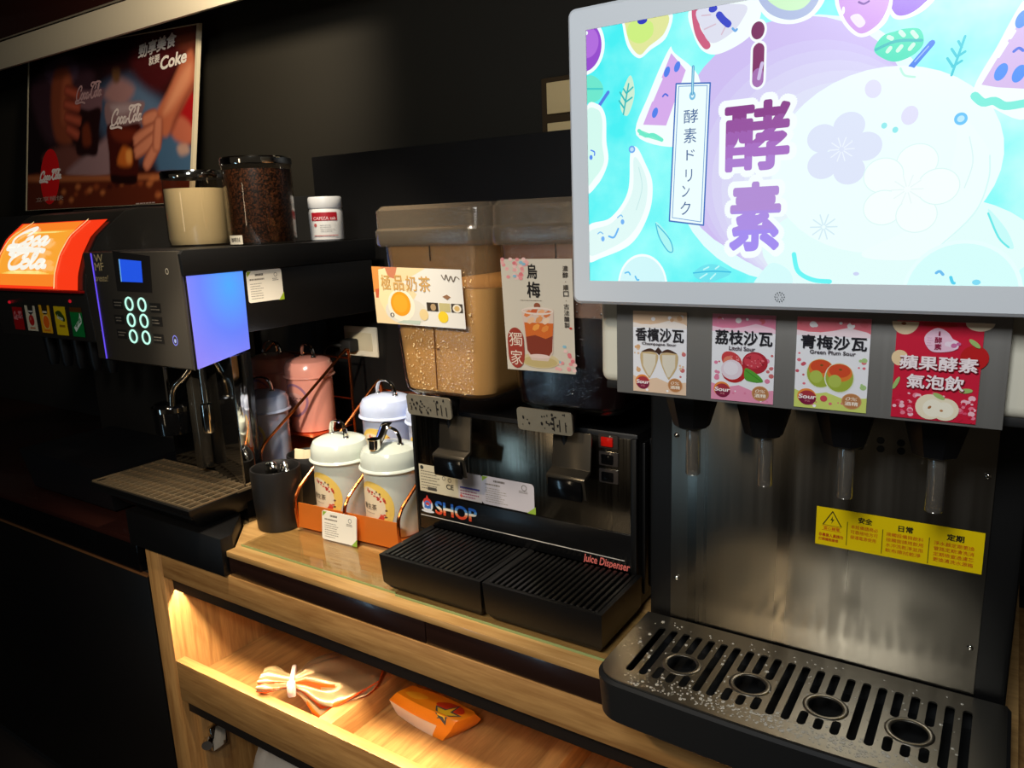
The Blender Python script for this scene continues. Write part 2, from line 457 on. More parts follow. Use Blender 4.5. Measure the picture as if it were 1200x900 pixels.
# boxed-in beam overhead with its lit cream face and dark red glossy strip
struct(MB().box(-4.2, 0.9, 1.42, 1.432, 1.204, 1.29, 0.002).build('trim_3', mat('beam_cream', (206, 192, 164), 0.35)))
struct(MB().box(-4.2, 0.9, 1.405, 1.44, 1.2915, 1.559, 0.002).build('trim_4', mat('beam_dark_red', (46, 20, 16), 0.15, coat=0.4)))

# poster on the wall over the ledge
def pf(u, v, l): return (u, 1.46 + (v - 0.707) * 0.165 - l, v - l * 0.16)
def slab(b, pts, l0, l1, mi=0):
    b.loft([[pf(x, z, l0) for x, z in pts], [pf(x, z, l1) for x, z in pts]], mi)
pq = [(-2.1174,0.7056), (-2.0968,1.2244), (-3.1302,1.2846), (-3.1462,0.7178)]
t = thing('poster', 'cola poster of hands holding two iced glasses, hanging at the upper left', 'poster', (-2.65, 1.46, 0.707))
b = MB(); slab(b, pq, 0.0, -0.012); b.build('poster_board', mat('poster_foam_edge', (222, 206, 170), 0.6), t)
in_ = [(-2.1282,0.7073), (-2.1071,1.2212), (-3.1174,1.2827), (-3.1331,0.7189)]
# the printed photograph: a soft-edged picture painted onto a fine grid of the sheet
import numpy as np
PSH = []
def ps(pts, col, blur=0.012, closed=True): PSH.append((np.array(smooth(pts, 4, True)), col, blur))
def pst(a, c, wd, col, blur=0.006):
    (x0, z0), (x1, z1) = a, c; L = math.hypot(x1 - x0, z1 - z0); nx, nz = -(z1 - z0) / L * wd / 2, (x1 - x0) / L * wd / 2; ex, ez = (x1 - x0) / L * wd * .35, (z1 - z0) / L * wd * .35
    PSH.append((np.array(smooth([(x0 - nx, z0 - nz), (x0 - ex, z0 - ez), (x0 + nx, z0 + nz), (x1 + nx, z1 + nz), (x1 + ex, z1 + ez), (x1 - nx, z1 - nz)], 4, True)), col, blur))
ps([(-3.2152,1.3060), (-2.6254,1.3027), (-2.6188,0.9709), (-2.7803,0.7978), (-3.1798,0.8199)], (26, 14, 18), 0.05)
ps([(-3.1100,1.1390), (-2.9617,1.2340), (-2.7588,1.2173), (-2.6645,1.1290), (-2.7508,1.0688), (-2.9585,0.9428)], (58, 36, 44), 0.03)
ps([(-3.0102,1.2169), (-2.8554,1.2366), (-2.7750,1.1855), (-2.8197,1.1455), (-2.9367,1.1483)], (84, 62, 76), 0.02)
ps([(-2.6638,1.0927), (-2.4691,1.1287), (-2.3005,1.0449), (-2.1764,0.9297), (-2.2443,0.8330), (-2.5133,0.8792), (-2.6401,0.9729)], (64, 80, 104), 0.03)
ps([(-2.4925,1.0672), (-2.3952,1.0823), (-2.2761,0.9906), (-2.3207,0.9431)], (92, 114, 140), 0.03)
ps([(-2.6104,1.0754), (-2.5289,1.1202), (-2.4287,1.0757), (-2.5066,1.0256)], (166, 120, 116), 0.02)
ps([(-2.5603,1.1623), (-2.5196,1.1568), (-2.5186,1.1108), (-2.5542,1.1153)], (110, 74, 44), 0.012)
ps([(-2.7325,1.2921), (-2.4727,1.2780), (-2.4213,1.1647), (-2.5702,1.1446), (-2.7091,1.2047)], (30, 10, 14), 0.03)
ps([(-2.4462,1.1946), (-2.2741,1.2357), (-2.1748,1.1553), (-2.2779,1.0526), (-2.4002,1.0934)], (74, 20, 22), 0.03)
ps([(-2.2165,1.2365), (-2.1175,1.2205), (-2.1235,1.1478), (-2.2013,1.1716)], (110, 50, 34), 0.02)
ps([(-2.2915,0.8884), (-2.2065,0.9121), (-2.1139,0.8589), (-2.1242,0.7843), (-2.2796,0.7937)], (70, 100, 128), 0.02)
ps([(-2.1922,0.8752), (-2.1490,0.8869), (-2.1308,0.8552), (-2.1738,0.8484)], (190, 150, 130), 0.012)
ps([(-2.2133,0.9891), (-2.1111,1.0278), (-2.1152,0.8990), (-2.1939,0.9313)], (170, 24, 26), 0.016)
ps([(-2.2296,0.9398), (-2.1775,0.9652), (-2.1161,0.9241), (-2.1231,0.8797), (-2.2016,0.8964)], (196, 104, 76), 0.012)
ps([(-2.9372,1.1954), (-2.8433,1.1946), (-2.8077,1.1039), (-2.8408,1.0149), (-2.8166,0.9371), (-2.9225,0.9577), (-2.9600,1.0771)], (136, 66, 42), 0.018)
ps([(-2.8776,1.1556), (-2.8313,1.1585), (-2.8409,1.0207), (-2.8877,1.0253)], (166, 84, 54), 0.02)
ps([(-3.0196,0.9023), (-2.8397,0.9331), (-2.7478,0.8826), (-2.8970,0.8251)], (112, 64, 56), 0.02)
ps([(-2.8615,0.8260), (-2.6712,0.9081), (-2.5555,0.9375), (-2.5735,0.8087)], (150, 116, 118), 0.018)
ps([(-3.1331,0.7142), (-3.1470,0.8462), (-2.6695,0.8173), (-2.1118,0.7936), (-2.1082,0.6850)], (92, 36, 20), 0.006)
ps([(-3.1274,0.8450), (-2.6695,0.8173), (-2.2207,0.7953), (-2.2248,0.7826), (-2.6692,0.8002), (-3.1273,0.8233)], (166, 92, 54), 0.008)
for k in range(26):
    r = random.Random(k); x, z = -3.08 + 0.82 * r.random(), 0.735 + 0.055 * r.random(); q = r.uniform(0.006, 0.018)
    ps([(x - q, z), (x, z + q * 0.5), (x + q, z), (x, z - q * 0.5)], r.choice([(196, 110, 60), (150, 70, 36), (60, 20, 14)]), 0.012)
ps([(-2.8078,1.1096), (-2.7073,1.1034), (-2.6108,1.0975), (-2.6206,1.0600), (-2.6304,1.0221), (-2.7060,1.0271), (-2.7783,1.0346)], (118, 82, 88), 0.008)
ps([(-2.7842,1.0495), (-2.7062,1.0385), (-2.6307,1.0361), (-2.6399,0.9589), (-2.6492,0.8866), (-2.7145,0.8887), (-2.7818,0.8995), (-2.7832,0.9862)], (36, 15, 16), 0.008)
ps([(-2.7438,0.9825), (-2.7053,0.9903), (-2.6878,0.9264), (-2.7373,0.9248)], (112, 46, 26), 0.014)
for a, c in (((-2.8539,1.1208), (-2.7793,1.0977)), ((-2.8590,1.0749), (-2.7730,1.0541)), ((-2.8526,1.0306), (-2.7666,1.0076)), ((-2.8404,0.9886), (-2.7772,0.9626))): pst(a, c, 0.040, (120, 50, 36), 0.008); pst(a, c, 0.018, (186, 84, 60), 0.012)
ps([(-2.1235,1.1478), (-2.1079,1.0596), (-2.1823,0.9808), (-2.2466,0.9105), (-2.3022,0.9414), (-2.3171,0.9793), (-2.2506,1.0442), (-2.1740,1.1303)], (196, 106, 72), 0.012)
ps([(-2.1307,1.1119), (-2.1376,1.0633), (-2.2311,0.9910), (-2.2668,0.9845), (-2.2323,1.0319), (-2.1729,1.0952)], (226, 146, 104), 0.02)
ps([(-2.1121,1.0601), (-2.1778,0.9753), (-2.2288,0.9141), (-2.2040,0.9729)], (140, 66, 46), 0.016)
ps([(-2.5994,1.0493), (-2.4869,1.0396), (-2.3747,1.0299), (-2.3880,0.9891), (-2.3966,0.9502), (-2.4850,0.9584), (-2.5821,0.9702)], (142, 108, 108), 0.006)
ps([(-2.5680,1.0376), (-2.4668,1.0321), (-2.4175,1.0161), (-2.5162,1.0049)], (176, 150, 150), 0.016)
ps([(-2.5874,0.9763), (-2.4852,0.9666), (-2.3920,0.9604), (-2.3993,0.8705), (-2.4116,0.7801), (-2.4859,0.7816), (-2.5576,0.7911), (-2.5751,0.8838)], (66, 20, 14), 0.006)
ps([(-2.5663,0.9605), (-2.4850,0.9584), (-2.4156,0.9413), (-2.4541,0.9125), (-2.5347,0.9247)], (110, 38, 22), 0.014)
ps([(-2.5228,0.8469), (-2.4936,0.8995), (-2.4434,0.8793), (-2.4424,0.8360)], (200, 100, 36), 0.012)
ps([(-2.4732,0.8816), (-2.4435,0.8847), (-2.4426,0.8468), (-2.4674,0.8486)], (236, 150, 70), 0.010)
ps([(-2.5580,0.8133), (-2.4814,0.8059), (-2.4121,0.8017), (-2.4164,0.7777), (-2.4808,0.7785), (-2.5523,0.7880)], (30, 10, 10), 0.006)
for a, c in (((-2.3124,0.9788), (-2.3685,0.9713)), ((-2.3022,0.9414), (-2.4150,0.9145)), ((-2.3014,0.9153), (-2.4092,0.8766)), ((-2.3052,0.8843), (-2.3553,0.8328)), ((-2.2935,0.9614), (-2.3006,0.8839))):
    pst(a, c, 0.048, (150, 74, 54), 0.006); pst(a, c, 0.034, (214, 130, 96), 0.010)
PN, PM = 170, 96
gu, gv = np.meshgrid(np.linspace(0, 1, PN), np.linspace(0, 1, PM))
c4 = [np.array(p) for p in in_]   # lower right, upper right, upper left, lower left
gx = (c4[3][0] * (1 - gu) + c4[0][0] * gu) * (1 - gv) + (c4[2][0] * (1 - gu) + c4[1][0] * gu) * gv
gz = (c4[3][1] * (1 - gu) + c4[0][1] * gu) * (1 - gv) + (c4[2][1] * (1 - gu) + c4[1][1] * gu) * gv
colr = np.zeros((PM, PN, 3)); colr[:] = lin((46, 17, 16))[:3]
for P, col, blur in PSH:
    A = P; B = np.roll(P, -1, 0); ins = np.zeros(gx.shape, bool); dist = np.full(gx.shape, 9.0)
    for (x0, z0), (x1, z1) in zip(A, B):
        dx, dz = x1 - x0, z1 - z0; q = np.clip(((gx - x0) * dx + (gz - z0) * dz) / (dx * dx + dz * dz + 1e-12), 0, 1)
        dist = np.minimum(dist, np.hypot(gx - x0 - q * dx, gz - z0 - q * dz))
        if z0 != z1: ins ^= ((z0 > gz) != (z1 > gz)) & (gx < x0 + (gz - z0) / (z1 - z0) * dx)
    sd = np.where(ins, dist, -dist); al = np.clip(0.5 + sd / (2 * blur), 0, 1); al = (al * al * (3 - 2 * al))[..., None]
    colr = colr * (1 - al) + np.array(lin(col)[:3]) * al
me = bpy.data.meshes.new('picture'); org = t.location
me.from_pydata([tuple(Vector(pf(gx[j, i], gz[j, i], 0.0008)) - org) for j in range(PM) for i in range(PN)], [], [(j * PN + i, j * PN + i + 1, (j + 1) * PN + i + 1, (j + 1) * PN + i) for j in range(PM - 1) for i in range(PN - 1)])
ca_ = me.color_attributes.new('print', 'FLOAT_COLOR', 'POINT')
for j in range(PM):
    for i in range(PN): ca_.data[j * PN + i].color = (*colr[j, i], 1.0)
m = mat('poster_print', (255, 255, 255), 0.25); at = m.node_tree.nodes.new('ShaderNodeAttribute'); at.attribute_name = 'print'
m.node_tree.links.new(at.outputs['Color'], m.node_tree.nodes['Principled BSDF'].inputs['Base Color']); me.materials.append(m)
po = bpy.data.objects.new('picture', me); C.objects.link(po); po.parent = t
d = Dec(pf, rough=0.25, lift0=0.0016)
def wbox(xl, xr, yt, yb, ym=None):
    return xl[0], yb[1], xr[0], yt[1]
cola_script(d, *wbox((-2.5672,0.9991), (-2.3878,0.9812), (-2.4766,1.0278), (-2.4752,0.9656)), (236, 216, 208), 0.040, skew=0.3)
d.build('glass_logo', t)
d = Dec(pf, rough=0.25, lift0=0.0016)
cola_script(d, *wbox((-2.7906,1.1019), (-2.6263,1.0828), (-2.7077,1.1288), (-2.7067,1.0696)), (186, 146, 146), 0.040, skew=0.3)
d.build('glass_logo', t)
d = Dec(pf, rough=0.25, lift0=0.0016)
cx, cz = (-2.9634,0.8321); d.ell(cx, cz, 0.068, 0.098, (214, 22, 26))
cola_script(d, *wbox((-3.0378,0.8396), (-2.8852,0.8304), (-2.9637,0.8562), (-2.9632,0.8170)), (244, 232, 226), 0.05, skew=0.2)
d.build('disc_logo', t)
d = Dec(pf, rough=0.3, lift0=0.0022)
d.text('勁享美食', *wbox((-2.4079,1.2074), (-2.2059,1.1773), (-2.3052,1.2126), (-2.3041,1.1714)), (240, 228, 214), 0.035, 0.18, rot=3)
d.build('slogan', t)
d = Dec(pf, rough=0.3, lift0=0.0022)
d.text('就要', *wbox((-2.3498,1.1547), (-2.2897,1.1464), (-2.3222,1.1638), (-2.3215,1.1379)), (230, 218, 204), 0.025, 0.12, rot=3)
d.text('Coke', *wbox((-2.2851,1.1457), (-2.1525,1.1273), (-2.2184,1.1553), (-2.2172,1.1186)), (248, 236, 220), 0.035, 0.18, rot=3)
d.build('slogan', t)
d = Dec(pf, rough=0.3, lift0=0.0022)
d.text('立享暢快', *wbox((-3.0624,0.7580), (-2.8664,0.7492), (-2.9688,0.7629), (-2.9686,0.7462)), (170, 150, 138))
d.build('caption', t)
d = Dec(pf, rough=0.3, lift0=0.0022)
lines(d, *wbox((-2.4100,0.7180), (-2.2317,0.7104), (-2.3145,0.7166), (-2.3143,0.7100)), 1, (170, 150, 138), 0.004)
d.build('small_print', t)

# cream framed panel seen behind the board
t = thing('wall_panel', 'cream two-pane panel in a dark frame on the back wall beside the screen', 'wall panel', (-0.80, 1.61, 0.70))
x0, z1 = (-0.8550,0.8964)
b = MB(); b.box(-0.948, -0.55, 1.595, 1.619, 0.70, 0.932, 0.003); b.build('frame', mat('panel_frame', (70, 54, 34), 0.5), t)
MB().box(-0.930, -0.57, 1.588, 1.5948, 0.851, 0.920, 0.002).build('pane', mat('panel_cream', (238, 208, 150), 0.6), t)
MB().box(-0.930, -0.57, 1.588, 1.5948, 0.71, 0.832, 0.002).build('pane', mat('panel_cream'), t)

# ------------------------------------------------------------------ counter and cabinets
XE = 0.052
t = thing('worktop', 'oak worktop carrying the drink machines, with dark fascia under its front edge', 'counter', (-0.5, 0.9, -0.05))
MB().prism([(-1.255, 0.847), (XE, 0.847), (XE, 1.449), (-1.72, 1.449), (-1.72, 0.952), (-1.335, 0.952), (-1.255, 0.868)], 'z', -0.012, 0.0, 0.001).build('wood_top', OAK_TOP, t)
for xa, xb in ((-1.252, -0.752), (-0.750, XE)):
    MB().box(xa, xb, 0.849, 0.866, -0.0525, -0.0125, 0.0008).build('fascia', DKBROWN, t)
MB().box(-1.24, XE, 0.87, 1.44, -0.0525, -0.0125).build('core_board', BLKM, t)
GE = mat('glass_edge_green', (150, 170, 110), 0.15, coat=0.5)
for xa, xb, yf, lb in ((-1.247, -0.838, 0.877, 'clear glass sheet on the oak worktop in front of the copper tea rack'),
                       (-0.834, -0.432, 0.872, 'clear glass sheet on the oak worktop under the juice dispenser')):
    g = thing('glass_sheet', lb, 'glass sheet', ((xa + xb) / 2, yf + 0.2, 0), 'glass sheets on the worktop')
    MB().box(xa, xb, yf + 0.0012, 0.985 if xa < -1 else 1.02, 0.0003, 0.0042).build('pane', GLASS, g)
    MB().box(xa, xb, yf, yf + 0.0011, 0.0003, 0.0042).build('polished_edge', GE, g)

t = thing('display_cabinet', 'oak open-front cabinet under the worktop with divided snack compartment', 'cabinet', (-0.6, 0.9, -0.9))
MB().box(-1.548, -1.4905, 0.847, 1.44, -0.9, -0.0535, 0.001).build('side_panel', OAK_Z, t)
MB().box(-1.49, XE, 0.847, 0.866, -0.112, -0.0535, 0.001).build('top_rail', OAK_X, t)
b = MB(); b.box(-1.4899, XE, 0.8662, 0.8690, -0.150, -0.0535); b.box(-1.4899, XE, 0.8800, 0.8848, -0.1545, -0.0535); b.box(-1.4899, XE, 0.8692, 0.8798, -0.140, -0.130); b.build('light_channel', mat('housing_dark', (26, 20, 16), 0.5), t)
MB().box(-1.49, XE, 0.885, 1.44, -0.115, -0.0535).build('upper_panel', OAK_X, t)
MB().box(-1.49, XE, 0.847, 0.870, -0.412, -0.315, 0.001).build('front_board', OAK_X, t)
MB().box(-1.49, XE, 0.870, 1.44, -0.400, -0.372).build('compartment_floor', OAK_Y, t)
MB().box(-1.49, XE, 1.40, 1.44, -0.372, -0.115).build('back_panel', OAK_X, t)
for xd in (-1.060, -0.626, -0.2):
    MB().box(xd, xd + 0.036, 0.870, 1.40, -0.3718, -0.3155, 0.001).build('divider', OAK_Y, t)
MB().box(-1.49, XE, 0.862, 0.90, -0.450, -0.413).build('lower_rail', mat('housing_dark'), t)
MB().box(-1.49, -1.47, 0.875, 1.40, -0.9, -0.4505).build('lower_side_lining', OAK_Z, t)
MB().box(-1.47, XE, 1.30, 1.40, -0.9, -0.4505).build('lower_back', BLKM, t)
MB().box(XE + 0.0005, XE + 0.02, 0.847, 1.44, -0.9, -0.0535, 0.001).build('side_panel', OAK_Z, t)
b = MB(); b.box(-1.4695, -1.455, 0.885, 0.925, -0.560, -0.500, 0.003); b.tube([(-1.462, 0.880, -0.530), (-1.45, 0.868, -0.530)], 0.012, 12)
lab(b.build('hinge', CHROME, t), 'bright metal hinge')
# white carrier bag in the lower compartment
b = MB()
rings = []
for k, (z, sx, sy) in enumerate([(-0.8995, 0.17, 0.11), (-0.82, 0.19, 0.13), (-0.70, 0.17, 0.10), (-0.62, 0.13, 0.07), (-0.56, 0.11, 0.04), (-0.52, 0.12, 0.05)]):
    rings.append([(-1.315 + 0.78 * sx * math.cos(a) * (1 + 0.09 * math.sin(5 * a + k)), 0.985 + 0.66 * sy * math.sin(a) * (1 + 0.12 * math.sin(4 * a + 2 * k)), z + 0.012 * math.sin(3 * a + k)) for a in [2 * PI * j / 28 for j in range(28)]])
tag(b.build('plastic_bag', mat('bag_white', (196, 190, 182), 0.35)), 'white plastic bag standing in the dark lower compartment at bottom left', 'bag') if b.loft(rings) else None

t = thing('base_cabinet', 'black base cabinet with dark glossy top under the cola fountain', 'cabinet', (-2.4, 0.9, -0.9))
MB().box(-3.6, -1.59, 0.847, 1.449, -0.058, -0.045, 0.001).build('dark_top', mat('dark_red_brown_top', (46, 22, 17), 0.16, coat=0.3), t)
MB().box(-3.6, -1.59, 0.852, 0.868, -0.128, -0.0585, 0.001).build('fascia', BLKG, t)
MB().box(-3.6, -1.553, 0.860, 1.44, -0.9, -0.129, 0.001).build('carcass', BLKM, t)
for xa, xb in ((-3.4, -2.62), (-2.615, -1.556)):
    MB().box(xa, xb, 0.847, 0.8598, -0.86, -0.131, 0.001).build('door', mat('black_door', (15, 13, 12), 0.35), t)
MB().box(-3.6, -1.56, 0.848, 0.8598, -0.1308, -0.1285).build('edge_strip', mat('edge_brown', (120, 80, 48), 0.3), t)

# ------------------------------------------------------------------ snack packs in the open compartment
ORANGE = mat('orange_film', (236, 88, 16), 0.3, coat=0.3)
FOIL = mat('silver_foil', (226, 205, 170), 0.28, 0.85)
t = thing('snack_bag', 'orange and silver snack bag pinched shut by a pale clip', 'snack bag', (-1.17, 0.97, -0.372))
# axis from the pinched neck (front left) to the filled end (rear right)
A = [(-1.243, 0.884, -0.300), (-1.215, 0.902, -0.303), (-1.190, 0.921, -0.312), (-1.170, 0.942, -0.322), (-1.146, 0.964, -0.328), (-1.120, 0.986, -0.326), (-1.092, 1.006, -0.316), (-1.058, 1.026, -0.303), (-1.040, 1.036, -0.297)]
Wd = [0.034, 0.030, 0.018, 0.044, 0.078, 0.094, 0.092, 0.072, 0.046]
Hh = [0.011, 0.013, 0.011, 0.034, 0.044, 0.043, 0.034, 0.015, 0.004]
rings = []
for k in range(len(A)):
    d = Vector(A[min(k + 1, 8)]) - Vector(A[max(k - 1, 0)]); d.z = 0; d.normalize(); s = Vector((-d.y, d.x, 0))
    ring = []
    for j in range(48):
        a = 2 * PI * j / 48; wob = 1 + (0.05 if k > 4 else 0.15) * math.sin(9 * a + 0.3 * k) + 0.08 * math.sin(4 * a + 1.7 * k)
        p = Vector(A[k]) + s * Wd[k] * math.cos(a) * wob + Vector((0, 0, max(Hh[k] * math.sin(a) * wob, (-0.3715 if A[k][0] + s.x * Wd[k] * math.cos(a) < -1.066 else -0.3145) - A[k][2] + 0.0005)))
        ring.append(p)
    rings.append(ring)
b = MB(); b.loft(rings)
bm = b.bm; bm.faces.ensure_lookup_table()
bm.normal_update()
for f in bm.faces:
    c = f.calc_center_median(); f.material_index = 1 if (f.normal.z > (0.12 if c.x < -1.19 else 0.45)) else 0
bmesh.ops.subdivide_edges(bm, edges=bm.edges[:], cuts=1, use_grid_fill=True, smooth=0.6)
b.build('bag_film', [ORANGE, mat('foil_crumpled', (180, 152, 112), 0.3, 0.55, bump=1.0, bscale=26)], t, 60)
b = MB()
Mr = Matrix.Translation((-1.190, 0.921, -0.306)) @ Matrix.Rotation(math.radians(-47), 4, 'Z')
b.box(-0.040, 0.046, -0.005, 0.005, -0.004, 0.012, 0.003, M=Mr); b.box(0.024, 0.040, -0.008, 0.009, -0.016, 0.016, 0.004, M=Mr)
lab(b.build('clip', mat('clip_pale', (240, 214, 206), 0.35), t), 'pale pink plastic bag clip')

t = thing('snack_pack', 'orange and white snack pack with starfish print beside the divider', 'snack pack', (-0.89, 1.02, -0.372))
def add(p, x, y): return (p[0] + x, p[1] + y)
pb = [(-0.9911,1.0123), (-0.8529,0.9959)]; pb += [add(pb[1], 0.03, 0.07), add(pb[0], 0.02, 0.085)]
pm = [(-1.0086,1.0135), (-0.8367,0.9990)]; pm += [add(pm[1], 0.03, 0.06), add(pm[0], 0.02, 0.075)]
pt = [(-0.9905,1.0137), (-0.8277,1.0052), (-0.8084,1.0433), (-0.9767,1.0485)]
def quad(q, z, n=5): 
    out = []
    for i in range(4):
        a, c = q[i], q[(i + 1) % 4]
        for k in range(n):
            f = k / n; bul = 0.004 * math.sin(PI * f)
            out.append((a[0] + (c[0] - a[0]) * f + bul * (c[1] - a[1]) / 0.12, a[1] + (c[1] - a[1]) * f - bul * (c[0] - a[0]) / 0.12, z))
    return out
PACKW = mat('pack_white', (226, 206, 186), 0.4); PACKO = mat('pack_orange', (238, 140, 22), 0.35)
b = MB(); b.loft([quad([((x * 0.94) - 0.054, y) for x, y in pb], -0.3715), quad(pb, -0.367), quad(pm, -0.345), quad(pt, -0.325), quad([(x * 0.96 - 0.036, y + 0.002) for x, y in pt], -0.3215)])
xr = pm[0][0] + 0.80 * (pm[1][0] - pm[0][0])
for f in b.bm.faces:
    c = f.calc_center_median(); f.material_index = 1 if (c.z > -0.345 or c.x > xr) else 0
b.build('pouch', [PACKW, PACKO], t, 50)
def pk(u, v, l):      # u along the front edge of the top, v > 0 back over the top, v < 0 down the front
    E = (pt[0][0] + (pt[1][0] - pt[0][0]) * u, pt[0][1] + (pt[1][1] - pt[0][1]) * u)
    if v >= 0:
        Bk = (pt[3][0] + (pt[2][0] - pt[3][0]) * u, pt[3][1] + (pt[2][1] - pt[3][1]) * u)
        return (E[0] + (Bk[0] - E[0]) * v, E[1] + (Bk[1] - E[1]) * v, -0.3208 + l)
    Fm = (pm[0][0] + (pm[1][0] - pm[0][0]) * u, pm[0][1] + (pm[1][1] - pm[0][1]) * u)
    return (E[0] - (Fm[0] - E[0]) * v, E[1] - (Fm[1] - E[1]) * v - 0.0022 - l, -0.3215 + v * 0.022)
d = Dec(pk, rough=0.35)
d.poly(smooth([(0.55, 0.5), (0.75, 0.2), (0.95, 0.5), (0.85, 0.9), (0.65, 0.9)], 4, True), (206, 56, 24))
d.poly(smooth([(0.1, 0.3), (0.3, 0.15), (0.4, 0.6), (0.2, 0.7)], 4, True), (244, 170, 40))
d.build('red_swirl', t)
def star(d, cx, cy, R, r, col, rot=90):
    d.poly([(cx + (R if k % 2 == 0 else r) * math.cos(math.radians(rot + 36 * k)), cy + (R if k % 2 == 0 else r) * math.sin(math.radians(rot + 36 * k))) for k in range(10)], col)
d = Dec(pk, rough=0.35, lift0=0.0007)
for R_, r_, col in ((1.0, 0.42, (60, 74, 88)), (0.80, 0.30, (236, 196, 40))):
    P = [(0.79 + 0.21 * (R_ if k % 2 == 0 else r_) * math.cos(math.radians(90 + 36 * k)), 0.05 + 0.95 * (R_ if k % 2 == 0 else r_) * math.sin(math.radians(90 + 36 * k))) for k in range(10)]
    for sgn in (1, -1):     # the print bends over the front edge
        Q = []
        for a, c in zip(P, P[1:] + P[:1]):
            if a[1] * sgn >= 0: Q.append(a)
            if a[1] * c[1] < 0: f = a[1] / (a[1] - c[1]); Q.append((a[0] + (c[0] - a[0]) * f, 0.0 if sgn > 0 else -1e-6))
        if len(Q) > 2: d.poly(Q, col)
d.build('starfish_print', t)

# ------------------------------------------------------------------ coffee machine
t = thing('coffee_machine', 'black automatic coffee machine with blue display and purple-lit side panel', 'coffee machine', (-1.49, 1.1, -0.05))
b = MB(); b.prism([(-1.588, 0.838), (-1.257, 0.838), (-1.257, 0.866), (-1.337, 0.948), (-1.588, 0.948)], 'z', -0.0525, 0.028, 0.002); b.build('plinth', mat('plinth_black', (9, 8, 8), 0.45), t)
# drip tray body: walls lean outwards to the top
x0, x1 = -1.682, -1.312
b = MB(); b.loft([[(-1.62, 0.865, 0.0285), (-1.345, 0.858, 0.0285), (-1.345, 1.0, 0.0285), (-1.62, 1.0, 0.0285)], [(x0, 0.822, 0.074), (x1, 0.816, 0.074), (x1 - 0.01, 1.0, 0.074), (x0 - 0.01, 1.0, 0.074)],
        [(x0, 0.820, 0.083), (x1, 0.814, 0.083), (x1 - 0.01, 1.0, 0.083), (x0 - 0.01, 1.0, 0.083)], [(x0 + 0.008, 0.828, 0.083), (x1 - 0.008, 0.822, 0.083), (x1 - 0.018, 0.995, 0.083), (x0 - 0.002, 0.995, 0.083)],
        [(x0 + 0.010, 0.830, 0.060), (x1 - 0.010, 0.824, 0.060), (x1 - 0.020, 0.993, 0.060), (x0, 0.993, 0.060)]]); b.build('drip_tray', BLK, t)
b = MB()
gx0, gx1, gy0, gy1 = x0 + 0.004, x1 - 0.009, 0.824, 0.996
for i in range(7):
    y = gy0 + (gy1 - gy0) * i / 6; b.box(gx0, gx1, y - 0.0012, y + 0.0012, 0.078, 0.086)
for i in range(18):
    x = gx0 + (gx1 - gx0) * i / 17; b.box(x - 0.0026, x + 0.0026, gy0, gy1, 0.0805, 0.0855)
lab(b.build('drip_grate', mat('grate_steel', (176, 152, 118), 0.3, 0.7), t), 'shiny metal drip grate')
# brewing bay: glossy back wall, slanted wing, column behind, chrome front strip
b = MB(); b.prism([(-1.63, 1.0), (-1.487, 1.0), (-1.336, 0.966), (-1.333, 1.004), (-1.45, 1.015), (-1.45, 1.042), (-1.63, 1.042)], 'z', 0.0006, 0.402); b.build('brewing_bay', mat('bay_gloss', (12, 11, 10), 0.04, 0.0, 1.0, spec=1.0), t)
MB().box(-1.3325, -1.326, 0.961, 0.992, 0.084, 0.366, 0.001).build('chrome_strip', CHROME, t)
MB().box(-1.3320, -1.326, 0.9925, 1.010, 0.0006, 0.369, 0.001).build('strip_backing', BLKG, t)
# upper body
b = MB(); b.box(-1.655, -1.331, 0.885, 1.40, 0.408, 0.536, 0.002); b.prism([(0.885, 0.352), (1.0, 0.372), (1.012, 0.374), (1.012, 0.408), (0.885, 0.408)], 'x', -1.655, -1.331, 0.001); b.build('body', mat('coffee_body', (20, 18, 17), 0.28, coat=0.2), t)
MB().prism([(0.879, 0.5365), (0.876, 0.578), (0.884, 0.585), (1.41, 0.585), (1.41, 0.5365)], 'x', -1.660, -1.326, 0.0015).build('top_slab', BLK, t)
fp = [(-1.6906,0.6000), (-1.3367,0.5778), (-1.3421,0.3744), (-1.6577,0.3810)]
FX0, FX1 = -1.668, -1.333
b = MB(); b.prism([(0.8745, 0.355), (0.8745, 0.583), (0.884, 0.584), (0.884, 0.350)], 'x', FX0, FX1, 0.001); b.build('front_panel', mat('panel_graphite', (54, 50, 44), 0.38), t)
d = Dec(front(0.8743), 'glow', 0.9)
d.rect(-1.6375, 0.356, -1.632, 0.582, (110, 84, 255))
d.build('light_strip', t, 'thin violet light strip')
d = Dec(front(0.8743))
d.poly([(-1.5518,0.5861), (-1.4214,0.5750), (-1.4298,0.5030), (-1.5547,0.5039)], (30, 27, 25))
for p in ((-1.5586,0.4772), (-1.5607,0.4449), (-1.5591,0.4142)): d.rect(p[0] - 0.020, p[1] - 0.010, p[0] + 0.016, p[1] + 0.009, (28, 26, 24))
for p in ((-1.4283,0.4724), (-1.4288,0.4450), (-1.4311,0.4103)): d.rect(p[0] - 0.016, p[1] - 0.009, p[0] + 0.020, p[1] + 0.010, (28, 26, 24))
d.build('button_labels', t)
d = Dec(front(0.8738))
d = None
for k, p in enumerate(((-1.5586,0.4772), (-1.5607,0.4449), (-1.5591,0.4142), (-1.4283,0.4724), (-1.4288,0.4450), (-1.4311,0.4103))):
    d = Dec(front(0.8738)); lines(d, p[0] - 0.014, p[1] - 0.006, p[0] + 0.016, p[1] + 0.006, 2, (120, 112, 100), 0.0022, k, 1.0); d.build('button_text', t)
GOLD = (206, 180, 126)
d = Dec(front(0.8738))
